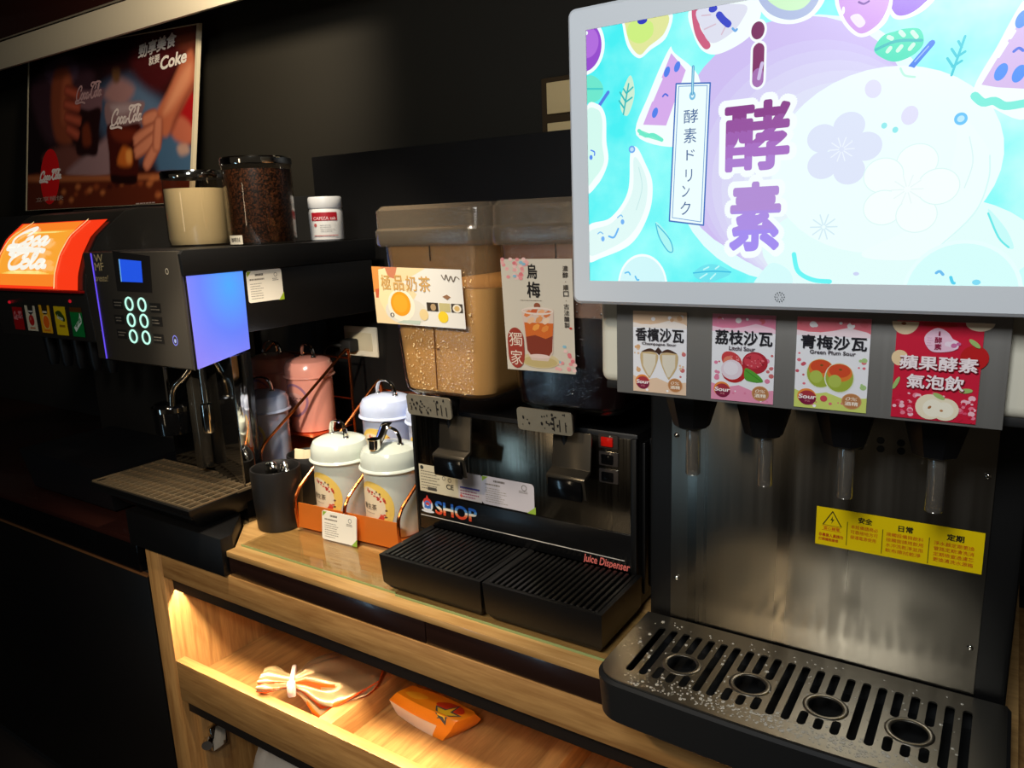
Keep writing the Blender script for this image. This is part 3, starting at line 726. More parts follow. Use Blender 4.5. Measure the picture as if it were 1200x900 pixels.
d.text('W', (-1.6238,0.5726)[0], (-1.6097,0.5636)[1], (-1.5909,0.5724)[0], (-1.6053,0.5795)[1], GOLD, 0.01); d.text('MF', (-1.6255,0.5547)[0], (-1.6114,0.5459)[1], (-1.5925,0.5548)[0], (-1.6069,0.5619)[1], GOLD, 0.01)
d.text('presto!', (-1.6332,0.5277)[0], (-1.6123,0.5190)[1], (-1.5803,0.5283)[0], (-1.6073,0.5370)[1], GOLD, 0.0, 0.35)
d.build('logo', t, 'gold maker lettering')
d = Dec(front(0.8738)); d.ring(*(-1.3701,0.5454), 0.0052, 0.0062, 0.0018, (190, 180, 160)); d.build('sensor_mark', t)
d = Dec(front(0.8741), 'glow', 0.75)
d.poly([(-1.5326,0.5696), (-1.4530,0.5652), (-1.4575,0.5229), (-1.5353,0.5236)], (40, 96, 255))
d.poly([(-1.5326,0.5696), (-1.5285,0.5694), (-1.5318,0.5236), (-1.5353,0.5236)], (120, 190, 255))
d.build('display', t, 'small glowing blue display')
bt = [(-1.5172,0.4784), (-1.4714,0.4780), (-1.5180,0.4448), (-1.4720,0.4449), (-1.5188,0.4109), (-1.4727,0.4106)]
for p in bt:
    b = MB(); b.tube([(p[0] + 0.0128 * math.cos(a), 0.8738, p[1] + 0.0128 * math.sin(a)) for a in [2 * PI * k / 28 for k in range(28)]], 0.0019, 8, closed=True)
    o = b.build('button', [mat('button_glow', (20, 20, 20), 0.3, emit=(190, 255, 232), es=1.1)], t); o['label'] = 'ring button lit pale green'
d = Dec(front(0.8741), 'glow', 0.8); p = (-1.3736,0.4100)
d.ring(p[0], p[1], 0.0085, 0.0105, 0.002, (150, 150, 255)); d.ell(p[0], p[1] - 0.001, 0.003, 0.004, (200, 210, 255)); d.build('power_button', t, 'small lit lock symbol button')
# side light panel, from cyan at its top to violet at its lower edge
m = bpy.data.materials.new('side_glow'); m.use_nodes = True; nt = m.node_tree; bs = nt.nodes['Principled BSDF']; bs.inputs['Base Color'].default_value = lin((40, 40, 60)); bs.inputs['Roughness'].default_value = 0.3
tc = nt.nodes.new('ShaderNodeTexCoord'); gr = nt.nodes.new('ShaderNodeVectorMath'); gr.operation = 'DISTANCE'
mr = nt.nodes.new('ShaderNodeMapRange'); cr = nt.nodes.new('ShaderNodeValToRGB')
nt.links.new(tc.outputs['Generated'], gr.inputs[0]); gr.inputs[1].default_value = (1.0, 0.72, 0.86)
nt.links.new(gr.outputs['Value'], mr.inputs[0]); mr.inputs['From Max'].default_value = 1.05; nt.links.new(mr.outputs[0], cr.inputs[0])
cr.color_ramp.elements[0].color = lin((70, 172, 255)); cr.color_ramp.elements[1].color = lin((146, 134, 250))
e = cr.color_ramp.elements.new(0.5); e.color = lin((104, 132, 255))
nt.links.new(cr.outputs[0], bs.inputs['Emission Color']); bs.inputs['Emission Strength'].default_value = 0.95
b = MB(); b.prism([(0.886, 0.353), (1.012, 0.374), (1.015, 0.5355), (0.886, 0.5355)], 'x', -1.3308, -1.3275, 0.0008)
lab(b.build('side_light_panel', m, t), 'glowing blue to violet side panel')
# info label on the side
def infocard(d, u0, v0, u1, v1, seed, green=(150, 170, 40), paper=(232, 224, 208)):
    W, H = u1 - u0, v1 - v0
    def P(a, b): return (u0 + a * W, v0 + b * H)
    d.rr(u0, v0, u1, v1, 0.06 * W, paper)
    d.poly([P(0.02, 0.98), P(0.02, 0.80), P(0.14, 0.98)], green); d.poly([P(1.02, -0.02), P(1.02, 0.24), P(0.86, -0.02)], green)
    lines(d, *P(0.24, 0.80), *P(0.50, 0.92), 1, (90, 84, 78), 0.07 * H, seed, 1.0)
    lines(d, *P(0.08, 0.66), *P(0.52, 0.78), 1, (120, 112, 100), 0.05 * H, seed + 1, 1.0)
    lines(d, *P(0.08, 0.08), *P(0.56, 0.62), 7, (150, 142, 130), 0.025 * H, seed + 2)
    d.ring(*P(0.82, 0.82), 0.05 * W, 0.05 * W, 0.012 * W, (110, 106, 100)); lines(d, *P(0.72, 0.62), *P(0.94, 0.72), 2, (120, 112, 104), 0.025 * H, seed + 3)
d = Dec(right(-1.331)); p = (1.0135,0.4718); q = (1.1194,0.5306)
infocard(d, 1.024, 0.468, 1.116, 0.534, 5); d.build('info_label', t, 'white printed label with green corners')
# spouts
b = MB(); b.tube(smooth([(-1.470, 0.985, 0.360), (-1.470, 0.970, 0.340), (-1.487, 0.955, 0.312), (-1.510, 0.945, 0.290), (-1.518, 0.940, 0.262), (-1.522, 0.940, 0.190)], 6), 0.0075, 12)
b.tube([(-1.522, 0.940, 0.225), (-1.523, 0.940, 0.183)], 0.010, 14); lab(b.build('steam_wand', CHROME, t), 'bent chrome milk wand')
b = MB(); b.lathe([(0.020, 0.178), (0.040, 0.182), (0.042, 0.238), (0.036, 0.248), (0.020, 0.250)], (-1.545, 0.955, 0), 28); b.build('coffee_outlet', BLKG, t)
b = MB(); b.lathe([(0.043, 0.232), (0.0435, 0.242)], (-1.545, 0.955, 0), 28); b.tube([(-1.555, 0.955, 0.25), (-1.57, 0.965, 0.36)], 0.005, 8); b.build('outlet_collar', CHROME, t)
b = MB(); b.lathe([(0.010, 0.20), (0.013, 0.205), (0.013, 0.262), (0.008, 0.265), (0.008, 0.36)], (-1.405, 0.945, 0), 20); b.build('hot_water_spout', CHROME, t)
b = MB(); b.box(-1.50, -1.475, 0.965, 0.995, 0.10, 0.352, 0.003); b.build('bay_pillar', mat('pillar_grey', (90, 84, 74), 0.2, 0.8), t)
# containers on top
def hopper(name, lbl, x, y, r, h, fill_mat, fill_h, sub):
    b = MB(); b.lathe([(r * 0.94, 0.5853), (r, 0.60), (r * 0.99, 0.585 + h)], (x, y, 0), 40, cap1=False)
    o = b.build(name, clear('hopper_plastic', (240, 232, 222), 0.04, 0.05), t); lab(o, lbl)
    b = MB(); b.lathe([(r * 0.90, 0.590), (r * 0.96, 0.603), (r * 0.955, 0.585 + fill_h)], (x, y, 0), 40); b.build(sub, fill_mat, o)
    b = MB(); b.lathe([(r * 1.01, 0.585 + h), (r * 1.02, 0.585 + h + 0.002), (r * 1.02, 0.585 + h + 0.013), (r * 0.99, 0.585 + h + 0.016), (r * 0.3, 0.585 + h + 0.017)], (x, y, 0), 40); b.build('lid', CHROME, o)
    return o
o = hopper('milk_powder_hopper', 'clear canister of cream milk powder with chrome lid', -1.578, 1.10, 0.068, 0.150, mat('milk_powder', (222, 206, 162), 0.8), 0.128, 'milk_powder')
o = hopper('bean_hopper', 'clear canister of dark coffee beans with chrome lid', -1.412, 1.145, 0.074, 0.170, speckle('coffee_beans', (20, 11, 8), (96, 56, 32), 330, 0.4, 0.3, 1.0), 0.160, 'coffee_beans')
def beanf(u, v, l):
    a = u / 0.0745; return (-1.412 + (0.0745 + l) * math.sin(a), 1.145 - (0.0745 + l) * math.cos(a), v)
d = Dec(beanf); d.rect(-0.024, 0.588, 0.020, 0.607, (236, 226, 204), 4); d.text('咖啡豆', -0.016, 0.593, 0.014, 0.602, (40, 34, 30), 0.02); d.build('hopper_sticker', o)
# cleaning powder bottle
t = thing('powder_bottle', 'small white cleaning powder bottle with red band on the coffee machine', 'bottle', (-1.378, 1.305, 0.5855))
b = MB(); b.lathe([(0.036, 0.5858), (0.039, 0.589), (0.040, 0.62), (0.040, 0.652), (0.037, 0.660)], (-1.378, 1.305, 0), 32); b.build('body', mat('bottle_white', (232, 230, 226), 0.35), t)
b = MB(); b.lathe([(0.0385, 0.6602), (0.0395, 0.662), (0.0395, 0.683), (0.037, 0.687), (0.01, 0.688)], (-1.378, 1.305, 0), 36); b.build('cap', mat('bottle_cap', (220, 220, 220), 0.4), t)
def botf(u, v, l):
    a = u / 0.0402 + 0.62; return (-1.378 + (0.0402 + l) * math.sin(a), 1.305 - (0.0402 + l) * math.cos(a), v)
d = Dec(botf); d.rect(-0.030, 0.632, 0.034, 0.651, (176, 24, 38), 10)
d.text('CAFIZA tab', -0.024, 0.634, 0.030, 0.641, (236, 200, 200), 0.02); d.ell(-0.020, 0.622, 0.004, 0.004, (190, 90, 90)); d.rect(-0.026, 0.597, 0.034, 0.599, (190, 120, 120), 8)
lines(d, -0.008, 0.606, 0.032, 0.624, 4, (190, 186, 182), 0.0012, 3); d.build('bottle_label', t, 'red and white printed label')

# ------------------------------------------------------------------ cola fountain
t = thing('cola_fountain', 'black cola fountain with glowing red and orange logo panel', 'drink dispenser', (-2.0, 1.2, -0.045))
prof = [(0.922, 0.494), (0.928, 0.53), (0.945, 0.575), (0.972, 0.617), (1.018, 0.655)]
def ly(v):
    if v <= prof[0][1]: return prof[0][0]
    for (ya, za), (yb, zb) in zip(prof, prof[1:]):
        if v <= zb: return ya + (yb - ya) * (v - za) / (zb - za)
    return prof[-1][0] + (v - prof[-1][1]) * 1.2
b = MB(); hp = [(0.935, 0.372), (0.930, 0.488)] + [(y + 0.006, z) for y, z in prof] + [(1.05, 0.674), (1.09, 0.681), (1.17, 0.683), (1.38, 0.672), (1.395, 0.66), (1.395, 0.372)]
b.prism(hp, 'x', -2.25, -1.785, 0.004); b.build('head', mat('fountain_black', (40, 37, 33), 0.3, coat=0.2), t)
b = MB(); b.prism([(1.165, 0.60), (1.16, 0.6895), (1.19, 0.6895), (1.36, 0.68), (1.36, 0.60)], 'x', -2.24, -1.782, 0.006); b.build('rear_cover', BLK, t)
# backlit logo panel
d = Dec(lambda u, v, l: (u, ly(v) - l * 1.2, v + l * 0.7), 'glow', 0.95, lift0=0.001, step=0.0004)
NV = 16
LXa, LXb = -2.215, -1.803
for i in range(NV):
    za, zb = 0.495 + 0.159 * i / NV, 0.495 + 0.159 * (i + 1) / NV
    d.rect(LXa, za, LXb, zb, (255, 60, 24), 1); d.l -= d.step
d.l += d.step
for i in range(NV):
    za, zb = 0.502 + 0.150 * i / NV, 0.502 + 0.150 * (i + 1) / NV
    d.rect(-2.20, za, -1.905, zb, (255, 168, 52) if 2 < i < 14 else (255, 136, 40), 1); d.l -= d.step
d.l += d.step
for k in range(5):
    d.rect(-2.17 + 0.01 * k, 0.53, -1.935 - 0.012 * k, 0.63, (255, 194 + 9 * k, 76 + 14 * k), 1); d.l -= d.step * 0.6
d.l += d.step
for pts in ([(-1.905, 0.498), (-1.902, 0.56), (-1.895, 0.61), (-1.885, 0.654)], [(-2.203, 0.53), (-2.2, 0.58), (-2.185, 0.62), (-2.15, 0.654)]): d.stroke(pts, 0.005, (255, 214, 150), 5)
cola_script(d, -2.175, 0.535, -1.925, 0.640, (255, 250, 236), 0.046, True)
d.build('logo_panel', t, 'glowing red and orange panel with white script')
b = MB(); b.box(-2.24, -1.79, 0.918, 0.95, 0.4885, 0.4945, 0.002); b.build('panel_lip', mat('red_lip', (170, 20, 16), 0.3), t)
for p in ((-2.1663,0.4580), (-1.8632,0.4683)): MB().ball((p[0], 0.930, p[1]), 0.005, 0.003, 0.004).build('indicator_light', mat('red_led', (60, 4, 8), 0.3, emit=(190, 20, 36), es=0.7), t)
cards = [((-2.160, -2.108), 0.388, 0.446, 'cola'), ((-2.092, -2.040), 0.388, 0.452, 'apple'), ((-2.020, -1.968), 0.386, 0.455, 'orange'), ((-1.948, -1.894), 0.384, 0.454, 'lemon'), ((-1.874, -1.820), 0.384, 0.454, 'lime')]
for (xa, xb), za, zb, kind in cards:
    d = Dec(front(0.931), rough=0.3); W = xb - xa; H = zb - za; cx = (xa + xb) / 2; cz = (za + zb) / 2
    def P(a, c): return (xa + a * W, za + c * H)
    if kind == 'cola':
        d.rect(xa, za, xb, zb, (170, 16, 20)); cola_script(d, *P(0.08, 0.48), *P(0.95, 0.82), (226, 130, 130), 0.07)
    elif kind == 'apple':
        d.rect(xa, za, xb, zb, (222, 208, 176)); d.poly([P(0.25, 1), P(0.8, 1), P(0.75, 0.72), P(0.5, 0.62), P(0.28, 0.72)], (40, 38, 30)); d.ell(*P(0.5, 0.42), 0.26 * W, 0.22 * H, (186, 30, 24)); d.rect(*P(0.3, 0.74), *P(0.7, 0.80), (220, 214, 200)); d.ell(*P(0.42, 0.48), 0.06 * W, 0.06 * H, (226, 120, 100)); d.rect(*P(0.25, 0.08), *P(0.75, 0.14), (200, 110, 60))
    elif kind == 'orange':
        d.rect(xa, za, xb, zb, (240, 172, 30)); d.poly([P(0.25, 1), P(0.8, 1), P(0.75, 0.72), P(0.5, 0.62), P(0.28, 0.72)], (50, 40, 20)); d.ell(*P(0.52, 0.40), 0.30 * W, 0.24 * H, (240, 104, 20)); d.ring(*P(0.52, 0.40), 0.34 * W, 0.27 * H, 0.05 * W, (250, 206, 110)); d.rect(*P(0.3, 0.72), *P(0.7, 0.79), (230, 214, 170)); d.rect(*P(0.2, 0.06), *P(0.8, 0.12), (226, 120, 30))
    elif kind == 'lemon':
        d.rect(xa, za, xb, zb, (232, 196, 20)); d.poly(smooth([P(0.1, 0.78), P(0.5, 0.85), P(0.85, 0.62), P(0.8, 0.48), P(0.4, 0.56)], 4, True), (52, 76, 22)); d.text('lemon', *P(0.22, 0.54), *P(0.7, 0.68), (236, 236, 200), 0.02, 0.2, rot=-12); d.rect(*P(0.3, 0.28), *P(0.8, 0.36), (150, 110, 20))
    else:
        d.rect(xa, za, xb, zb, (14, 120, 52)); d.rect(*P(0, 0.84), *P(1, 1), (90, 50, 16)); d.poly([P(0.18, 0.30), P(0.72, 0.66), P(0.80, 0.84), P(0.90, 0.62), P(0.86, 0.48), P(0.30, 0.16)], (226, 240, 220)); d.text('Sprite', *P(0.25, 0.36), *P(0.85, 0.62), (14, 120, 52), 0.03, 0.2, rot=28)
    d.build('flavour_card', t, {'cola': 'red cola card', 'apple': 'cream card with a red apple', 'orange': 'yellow card with an orange', 'lemon': 'yellow card with dark green leaf', 'lime': 'green card with white slanted word'}[kind])
b = MB(); b.box(-2.24, -1.80, 1.15, 1.39, -0.0445, 0.371, 0.004); b.build('back_column', mat('fountain_black'), t)
b = MB(); b.loft([[(-2.17, 0.915, -0.038), (-1.78, 0.915, -0.038), (-1.78, 1.148, -0.038), (-2.17, 1.148, -0.038)], [(-2.19, 0.90, 0.068), (-1.77, 0.90, 0.068), (-1.77, 1.148, 0.068), (-2.19, 1.148, 0.068)], [(-2.17, 0.92, 0.070), (-1.79, 0.92, 0.070), (-1.79, 1.148, 0.070), (-2.17, 1.148, 0.070)]]); b.build('drip_tray', mat('tray_dull_black', (22, 22, 24), 0.35), t)
for x in (-2.12, -1.82): MB().lathe([(0.014, -0.0449), (0.012, -0.0375)], (x, 0.95, 0), 16).build('foot', mat('foot_grey', (150, 140, 130), 0.4), t)
for k in range(5):
    x = -2.134 + 0.071 * k; b = MB(); b.lathe([(0.010, 0.285), (0.014, 0.30), (0.019, 0.372)], (x, 1.0, 0), 16); b.build('valve', BLK, t)
d = Dec(front(1.1495)); p = (-2.3572,0.0807); q = (-2.2488,0.0054)
d.rect(-2.235, 0.02, -2.165, 0.058, (170, 54, 24)); d.rect(-2.235, -0.028, -2.165, 0.019, (200, 192, 184)); lines(d, -2.229, -0.022, -2.171, 0.014, 4, (120, 110, 104), 0.003, 4); d.build('safety_sticker', t, 'orange and white warning sticker')

# ------------------------------------------------------------------ copper racks with tea canisters
def rack(label, loc, rz):
    t = thing('tea_rack', label, 'rack', loc, None, rz)
    H = 0.132
    def P(b, name, m):
        o = b.build(name, m); o.parent = t; return o
    b = MB(); b.prism([(0.0, 0.008), (0.004, 0.058), (0.006, 0.058), (0.0035, 0.0085), (0.29, 0.0085), (0.29, 0.006), (0.0, 0.006)], 'x', -H, H); P(b, 'lip_tray', COPPERP)
    b = MB(); b.box(-H, H, 0.155, 0.29, 0.061, 0.0635, 0.001); P(b, 'rear_shelf', COPPER)
    for x in (-H - 0.003, 0.0, H + 0.003):
        b = MB(); pts = smooth([(x, 0.002, 0.0035), (x, -0.001, 0.03), (x, -0.001, 0.062), (x, 0.008, 0.080), (x, 0.03, 0.098), (x, 0.15, 0.172), (x, 0.272, 0.250), (x, 0.288, 0.256), (x, 0.295, 0.246), (x, 0.295, 0.15), (x, 0.295, 0.0035)], 4)
        if x == 0.0: pts = [p for p in pts if p[1] < 0.153 and p[2] > 0.012]
        b.tube(pts, 0.0035, 8); P(b, 'side_wire', COPPER)
    for z in (0.235, 0.13): P(MB().tube([(-H, 0.2955, z), (H, 0.2955, z)], 0.003, 8), 'cross_wire', COPPER)
    for y in (0.05, 0.2): P(MB().tube([(-H - 0.003, y, 0.0035), (H + 0.003, y, 0.0035)], 0.003, 8), 'cross_wire', COPPER)
    return t
R1 = (-1.068, 0.993, 0.0045); A1 = math.radians(3.0)
rack('copper two-step tea rack holding white and blue canisters beside the juice dispenser', R1, A1)
RISER = MB().box(-1.70, -1.372, 1.068, 1.36, 0.0005, 0.058, 0.002)
tag(RISER.build('riser_box', BLKM), 'low black box under the rear copper rack behind the coffee machine', 'riser')
R2 = (-1.515, 1.048, 0.0585); A2 = 0.0
rack('copper two-step tea rack holding pink canisters behind the coffee machine', R2, A2)

def canister(label, root_loc, rz, body_rgb, kind, key):
    t = thing('tea_canister', label, 'tea canister', root_loc, 'tea canisters on the copper racks', rz)
    m = mat('enamel_' + key, body_rgb, 0.22, coat=0.4)
    def P(o): o.parent = t; return o
    b = MB(); b.lathe([(0.050, 0.0), (0.054, 0.002), (0.0545, 0.006), (0.056, 0.010), (0.056, 0.142)], (0, 0, 0), 44); P(b.build('body', m))
    b = MB(); b.lathe([(0.057, 0.1345), (0.0628, 0.135), (0.0640, 0.1370), (0.0632, 0.1392), (0.0602, 0.1415), (0.0600, 0.152), (0.0588, 0.163), (0.0535, 0.1735), (0.042, 0.179), (0.02, 0.183), (0.002, 0.184)], (0, 0, 0), 44); lid = P(b.build('lid', m))
    b = MB(); pts = smooth([(-0.027, 0, 0.182), (-0.026, 0, 0.196), (-0.018, 0, 0.209), (0, 0, 0.214), (0.018, 0, 0.209), (0.026, 0, 0.196), (0.027, 0, 0.182)], 4)
    b.tube(pts, 0.0052, 10, flat=0.45); b.ball((-0.027, 0, 0.1825), 0.007, 0.006, 0.003); b.ball((0.027, 0, 0.1825), 0.007, 0.006, 0.003)
    h = b.build('handle', CHROME); h.parent = lid
    def cyl(u, v, l):
        a = u / 0.056 - rz; r = 0.0561 + l; return (r * math.sin(a), -r * math.cos(a), v)
    d = Dec(cyl, rough=0.4, step=0.00012)
    if kind == 'blossom':
        yel, paper = (246, 210, 104), (240, 224, 190)
        c = -0.005 if key == 'white' else -0.010
        if key != 'white': c = 0.006
        d.ell(c, 0.064, 0.048, 0.054, yel, rings=5); d.ell(c - 0.006, 0.064, 0.037, 0.042, paper, rings=5)
        r = random.Random(3)
        for k in range(34):
            a = math.radians(r.uniform(-80, 100)); rr = r.uniform(0.026, 0.038)
            x, y = c - 0.004 + rr * math.cos(a), 0.064 + rr * 1.1 * math.sin(a)
            d.ell(x, y, r.uniform(0.0012, 0.0036), r.uniform(0.0012, 0.0030), r.choice([(206, 70, 48), (222, 96, 70), (190, 60, 50), (120, 84, 60)]), n=8); d.l -= d.step
        for k, (x, y) in enumerate([(0.017, 0.040), (0.022, 0.046), (0.012, 0.034), (0.024, 0.037)]): d.ell(c + x, y, 0.0055, 0.005, (222, 78, 56), n=10); d.l -= d.step
        d.l += 2 * d.step
        d.text('養生茶' if key == 'white' else '花草茶', c - 0.026, 0.060, c + 0.012, 0.072, (120, 104, 84), 0.02)
        lines(d, c - 0.020, 0.050, c + 0.010, 0.056, 1, (170, 150, 124), 0.0012, 2)
    else:
        col = (150, 104, 130) if kind == 'ring' else (176, 176, 120)
        c = 0.0 if kind == 'ring' else 0.010
        d.ring(c, 0.082, 0.040, 0.042, 0.006, col, 36); d.ell(c, 0.082, 0.028, 0.020, (206, 150, 140) if kind == 'ring' else (196, 176, 170), rings=3)
        d.rect(c - 0.030, 0.086, c + 0.030, 0.0895, (132, 88, 84) if kind == 'ring' else (140, 130, 110), 6)
        d.text('茶', c - 0.008, 0.070, c + 0.008, 0.084, (140, 90, 90), 0.02)
    P(d.build('printed_label', None))
    return t
def on(R, A, lx, ly, lz):
    c, s = math.cos(A), math.sin(A); return (R[0] + lx * c - ly * s, R[1] + lx * s + ly * c, R[2] + lz)
WHT, BLU, PNK, GRB = (222, 230, 218), (196, 208, 238), (222, 150, 134), (150, 160, 186)
canister('white tea canister on the front step of the rack, plain lid, near the black cup', on(R1, A1, -0.069, 0.073, 0.009), math.radians(-12), WHT, 'blossom', 'white')
w2 = canister('white tea canister with a steel scoop hooked on its lid handle', on(R1, A1, 0.065, 0.073, 0.009), math.radians(4), WHT, 'blossom', 'white')
canister('pale blue tea canister fully visible on the rear step behind the white ones', on(R1, A1, -0.062, 0.224, 0.064), math.radians(-3), BLU, 'blossom', 'blue')
canister('pale blue tea canister mostly hidden behind the juice dispenser edge', on(R1, A1, 0.066, 0.224, 0.064), math.radians(-5), BLU, 'blossom', 'blue')
canister('pink tea canister half hidden by the coffee machine', on(R2, A2, -0.068, 0.224, 0.064), math.radians(10), PNK, 'ring', 'pink')
canister('pink tea canister in full view below the wall socket', on(R2, A2, 0.064, 0.224, 0.064), math.radians(-12), PNK, 'ring', 'pink')
canister('grey-blue tea canister in the dark beside the coffee machine chrome strip', on(R2, A2, 0.066, 0.074, 0.009), math.radians(20), GRB, 'olive_ring', 'greyblue')
# scoop hooked on the handle of the second white canister
wl = Vector(on(R1, A1, 0.065, 0.073, 0.009))
b = MB(); sc = [wl + Vector(p) for p in ((-0.004, 0.004, 0.2225), (-0.001, -0.008, 0.219), (0.001, -0.022, 0.204), (0.002, -0.034, 0.192), (0.002, -0.040, 0.186))]
b.tube(smooth([tuple(p) for p in sc], 4), 0.010, 10, flat=0.16)
b.lathe([(0.010, -0.012), (0.012, -0.008), (0.012, 0.008), (0.013, 0.010)], tuple(wl + Vector((0.002, -0.044, 0.192))), 20)
tag(b.build('scoop', CHROME), 'small steel scoop hooked over the right white canister handle', 'scoop')
# price card leaning on the rack lip
t = thing('info_card', 'white printed card with green corners propped against the copper rack', 'card', (-1.075, 0.985, 0.0045))
ca = lambda u, v, l: (u, 0.979 + v * 0.10 + (u + 1.074) * 0.05 - l, v)
b = MB(); b.loft([[ca(x, z, 0) for x, z in rrect(-1.121, -1.030, 0.0046, 0.064, 0.005)], [ca(x, z, 0.0012) for x, z in rrect(-1.121, -1.030, 0.0046, 0.064, 0.005)]]); b.build('card', mat('card_paper', (240, 236, 222), 0.6), t)
d = Dec(lambda u, v, l: ca(u, v, 0.0012 + l)); infocard(d, -1.1205, 0.005, -1.0305, 0.0636, 9, (140, 176, 60), (240, 236, 222)); d.build('printing', t)

# black cups
def cup(label, c, r, h):
    t = thing('black_cup', label, 'cup', c, 'black cups beside the coffee machine')
    b = MB(); b.lathe([(r * 0.86, 0.0), (r * 0.90, 0.003), (r * 0.97, h * 0.5), (r, h - 0.004), (r * 0.985, h), (r * 0.93, h), (r * 0.90, h - 0.006), (r * 0.86, h * 0.4), (r * 0.78, 0.006), (0.002, 0.006)], c, 40, cap1=True); b.build('cup_wall', mat('cup_black', (22, 20, 19), 0.5), t)
    return t
cup('black cup holding chrome spoons in front of the copper rack', (-1.264, 0.992, 0.0003), 0.052, 0.130)
cup('black cup of paper sachets behind the spoon cup', (-1.322, 1.132, 0.0003), 0.048, 0.112)
for k, (dx, dy, rz, lb) in enumerate([(-0.017, 0.004, 20, 'leftmost'), (0.010, 0.016, 80, 'middle'), (0.026, 0.006, 140, 'rightmost')]):
    s = thing('spoon', 'chrome spoon standing bowl-up in the black cup, %s of three' % lb, 'spoon', (-1.264 + dx, 0.992 + dy, 0.007), 'spoons in the black cup')
    x, y = -1.264 + dx, 0.992 + dy
    b = MB(); b.ball((x, y, 0.120 if k < 2 else 0.112), (0.019 if k == 0 else 0.012), (0.012 if k == 0 else 0.009), 0.020, u=18, v=10); b.build('bowl', CHROME, s)
    b = MB(); b.tube([(x * 0.5 - 0.632, y * 0.5 + 0.496, 0.008), (x, y, 0.102)], 0.003, 8, flat=0.5); b.build('handle', CHROME, s)
for k, (dx, dy, rz) in enumerate([(-0.022, -0.010, 25), (0.004, -0.006, 60), (0.020, 0.004, 10)]):
    b = MB(); b.box(-0.011, 0.011, -0.0015, 0.0015, -0.065, 0.047, 0.001, M=Matrix.Translation((-1.322 + dx, 1.132 + dy, 0.075)) @ Matrix.Rotation(math.radians(rz), 4, 'Z') @ Matrix.Rotation(math.radians(6), 4, 'Y'))
    tag(b.build('sachet', mat('sachet_paper', (206, 190, 156), 0.6)), 'pale paper sachet standing in the rear black cup, %s' % ['nearest the coffee machine', 'middle one', 'nearest the juice dispenser'][k], 'sachet', 'sachets in the rear cup')

# wall socket, plug and cable
t = thing('wall_socket', 'cream wall socket plate on the black back board', 'socket', (-1.435, 1.45, 0.317))
MB().box(-1.494, -1.376, 1.442, 1.4498, 0.277, 0.357, 0.003).build('plate', CREAM, t)
b = MB(); b.box(-1.478, -1.392, 1.4395, 1.4425, 0.293, 0.341, 0.0012); b.build('insert', mat('socket_insert', (206, 196, 168), 0.4), t)
t = thing('plug', 'black plug with cable in the cream wall socket', 'plug', (-1.455, 1.43, 0.31))
b = MB(); b.box(-1.478, -1.437, 1.405, 1.4388, 0.292, 0.326, 0.006); b.build('plug_body', BLKM, t)
b = MB(); b.tube(smooth([(-1.47, 1.408, 0.309), (-1.50, 1.400, 0.312), (-1.53, 1.402, 0.298), (-1.545, 1.41, 0.26), (-1.545, 1.415, 0.15), (-1.54, 1.42, 0.008)], 5), 0.0055, 8); b.build('cable', BLKM, t)

# ------------------------------------------------------------------ two-tank juice dispenser
t = thing('juice_dispenser', 'two-tank juice dispenser of milk tea and dark plum drink', 'drink dispenser', (-0.672, 1.15, 0.0))
JX0, JX1 = -0.893, -0.452
MB().box(JX0, JX1, 1.017, 1.40, 0.008, 0.296, 0.004).build('body', BLK, t)
for x in (JX0 + 0.03, JX1 - 0.03):
    for y in (1.05, 1.37): MB().lathe([(0.016, 0.0003), (0.014, 0.009)], (x, y, 0), 14).build('foot', BLKM, t)
b = MB(); b.box(JX0 + 0.004, JX1 - 0.010, 1.0125, 1.0165, 0.134, 0.288, 0.001); lab(b.build('steel_panel', STEELJ, t), 'polished steel front panel')
b = MB(); b.box(JX0 + 0.002, JX1 - 0.008, 1.011, 1.0165, 0.062, 0.1335, 0.001); b.build('name_band', mat('band_black', (12, 12, 13), 0.25), t)
b = MB(); b.box(JX0 - 0.001, JX0 + 0.004, 1.010, 1.0165, 0.05, 0.290, 0.001); b.box(JX1 - 0.008, JX1 + 0.001, 1.0085, 1.0165, 0.05, 0.290, 0.001); b.box(JX0, JX1 - 0.004, 1.010, 1.0165, 0.0565, 0.0615, 0.001); b.build('edge_trim', BLK, t)
b = MB()
for k in range(12): b.box(JX1 + 0.0012, JX1 + 0.006, 1.03 + 0.028 * k, 1.044 + 0.028 * k, 0.03, 0.28, 0.001)
b.build('side_louvre', BLK, t)
b = MB(); b.box(JX0 + 0.02, JX1 - 0.02, 1.006, 1.0105, 0.047, 0.056); lab(b.build('drain_strip', mat('steel_light', (210, 200, 180), 0.3, 0.8), t), 'bright strip behind the grilles')
d = Dec(front(1.0112))
p = (-0.8997,0.0950); q = (-0.5526,0.0938)
d.rect(JX0 + 0.008, 0.0885, JX1 - 0.020, 0.0900, (214, 206, 196))
d.text('SHOP', -0.849, 0.0975, -0.757, 0.1215, None, 0.03, bands=[(0.22, (226, 74, 40)), (0.40, (240, 140, 90)), (0.58, (240, 232, 214)), (0.78, (90, 150, 206)), (1.0, (30, 90, 180))])
d.ell(-0.868, 0.110, 0.0125, 0.0125, (224, 226, 230), n=20); d.ell(-0.868, 0.117, 0.010, 0.007, (210, 60, 50), n=14); d.poly([(-0.876, 0.104), (-0.860, 0.104), (-0.862, 0.112), (-0.868, 0.108), (-0.875, 0.113)], (40, 100, 190)); d.poly([(-0.868, 0.130), (-0.874, 0.118), (-0.862, 0.118)], (206, 56, 46)); d.ell(-0.868, 0.0985, 0.015, 0.003, (220, 224, 230)); d.ring(-0.868, 0.111, 0.008, 0.008, 0.003, (60, 120, 200), 16)
d.text('Juice Dispenser', -0.546, 0.0690, -0.463, 0.0860, (236, 120, 110), 0.02, 0.25)
d.build('lettering', t)
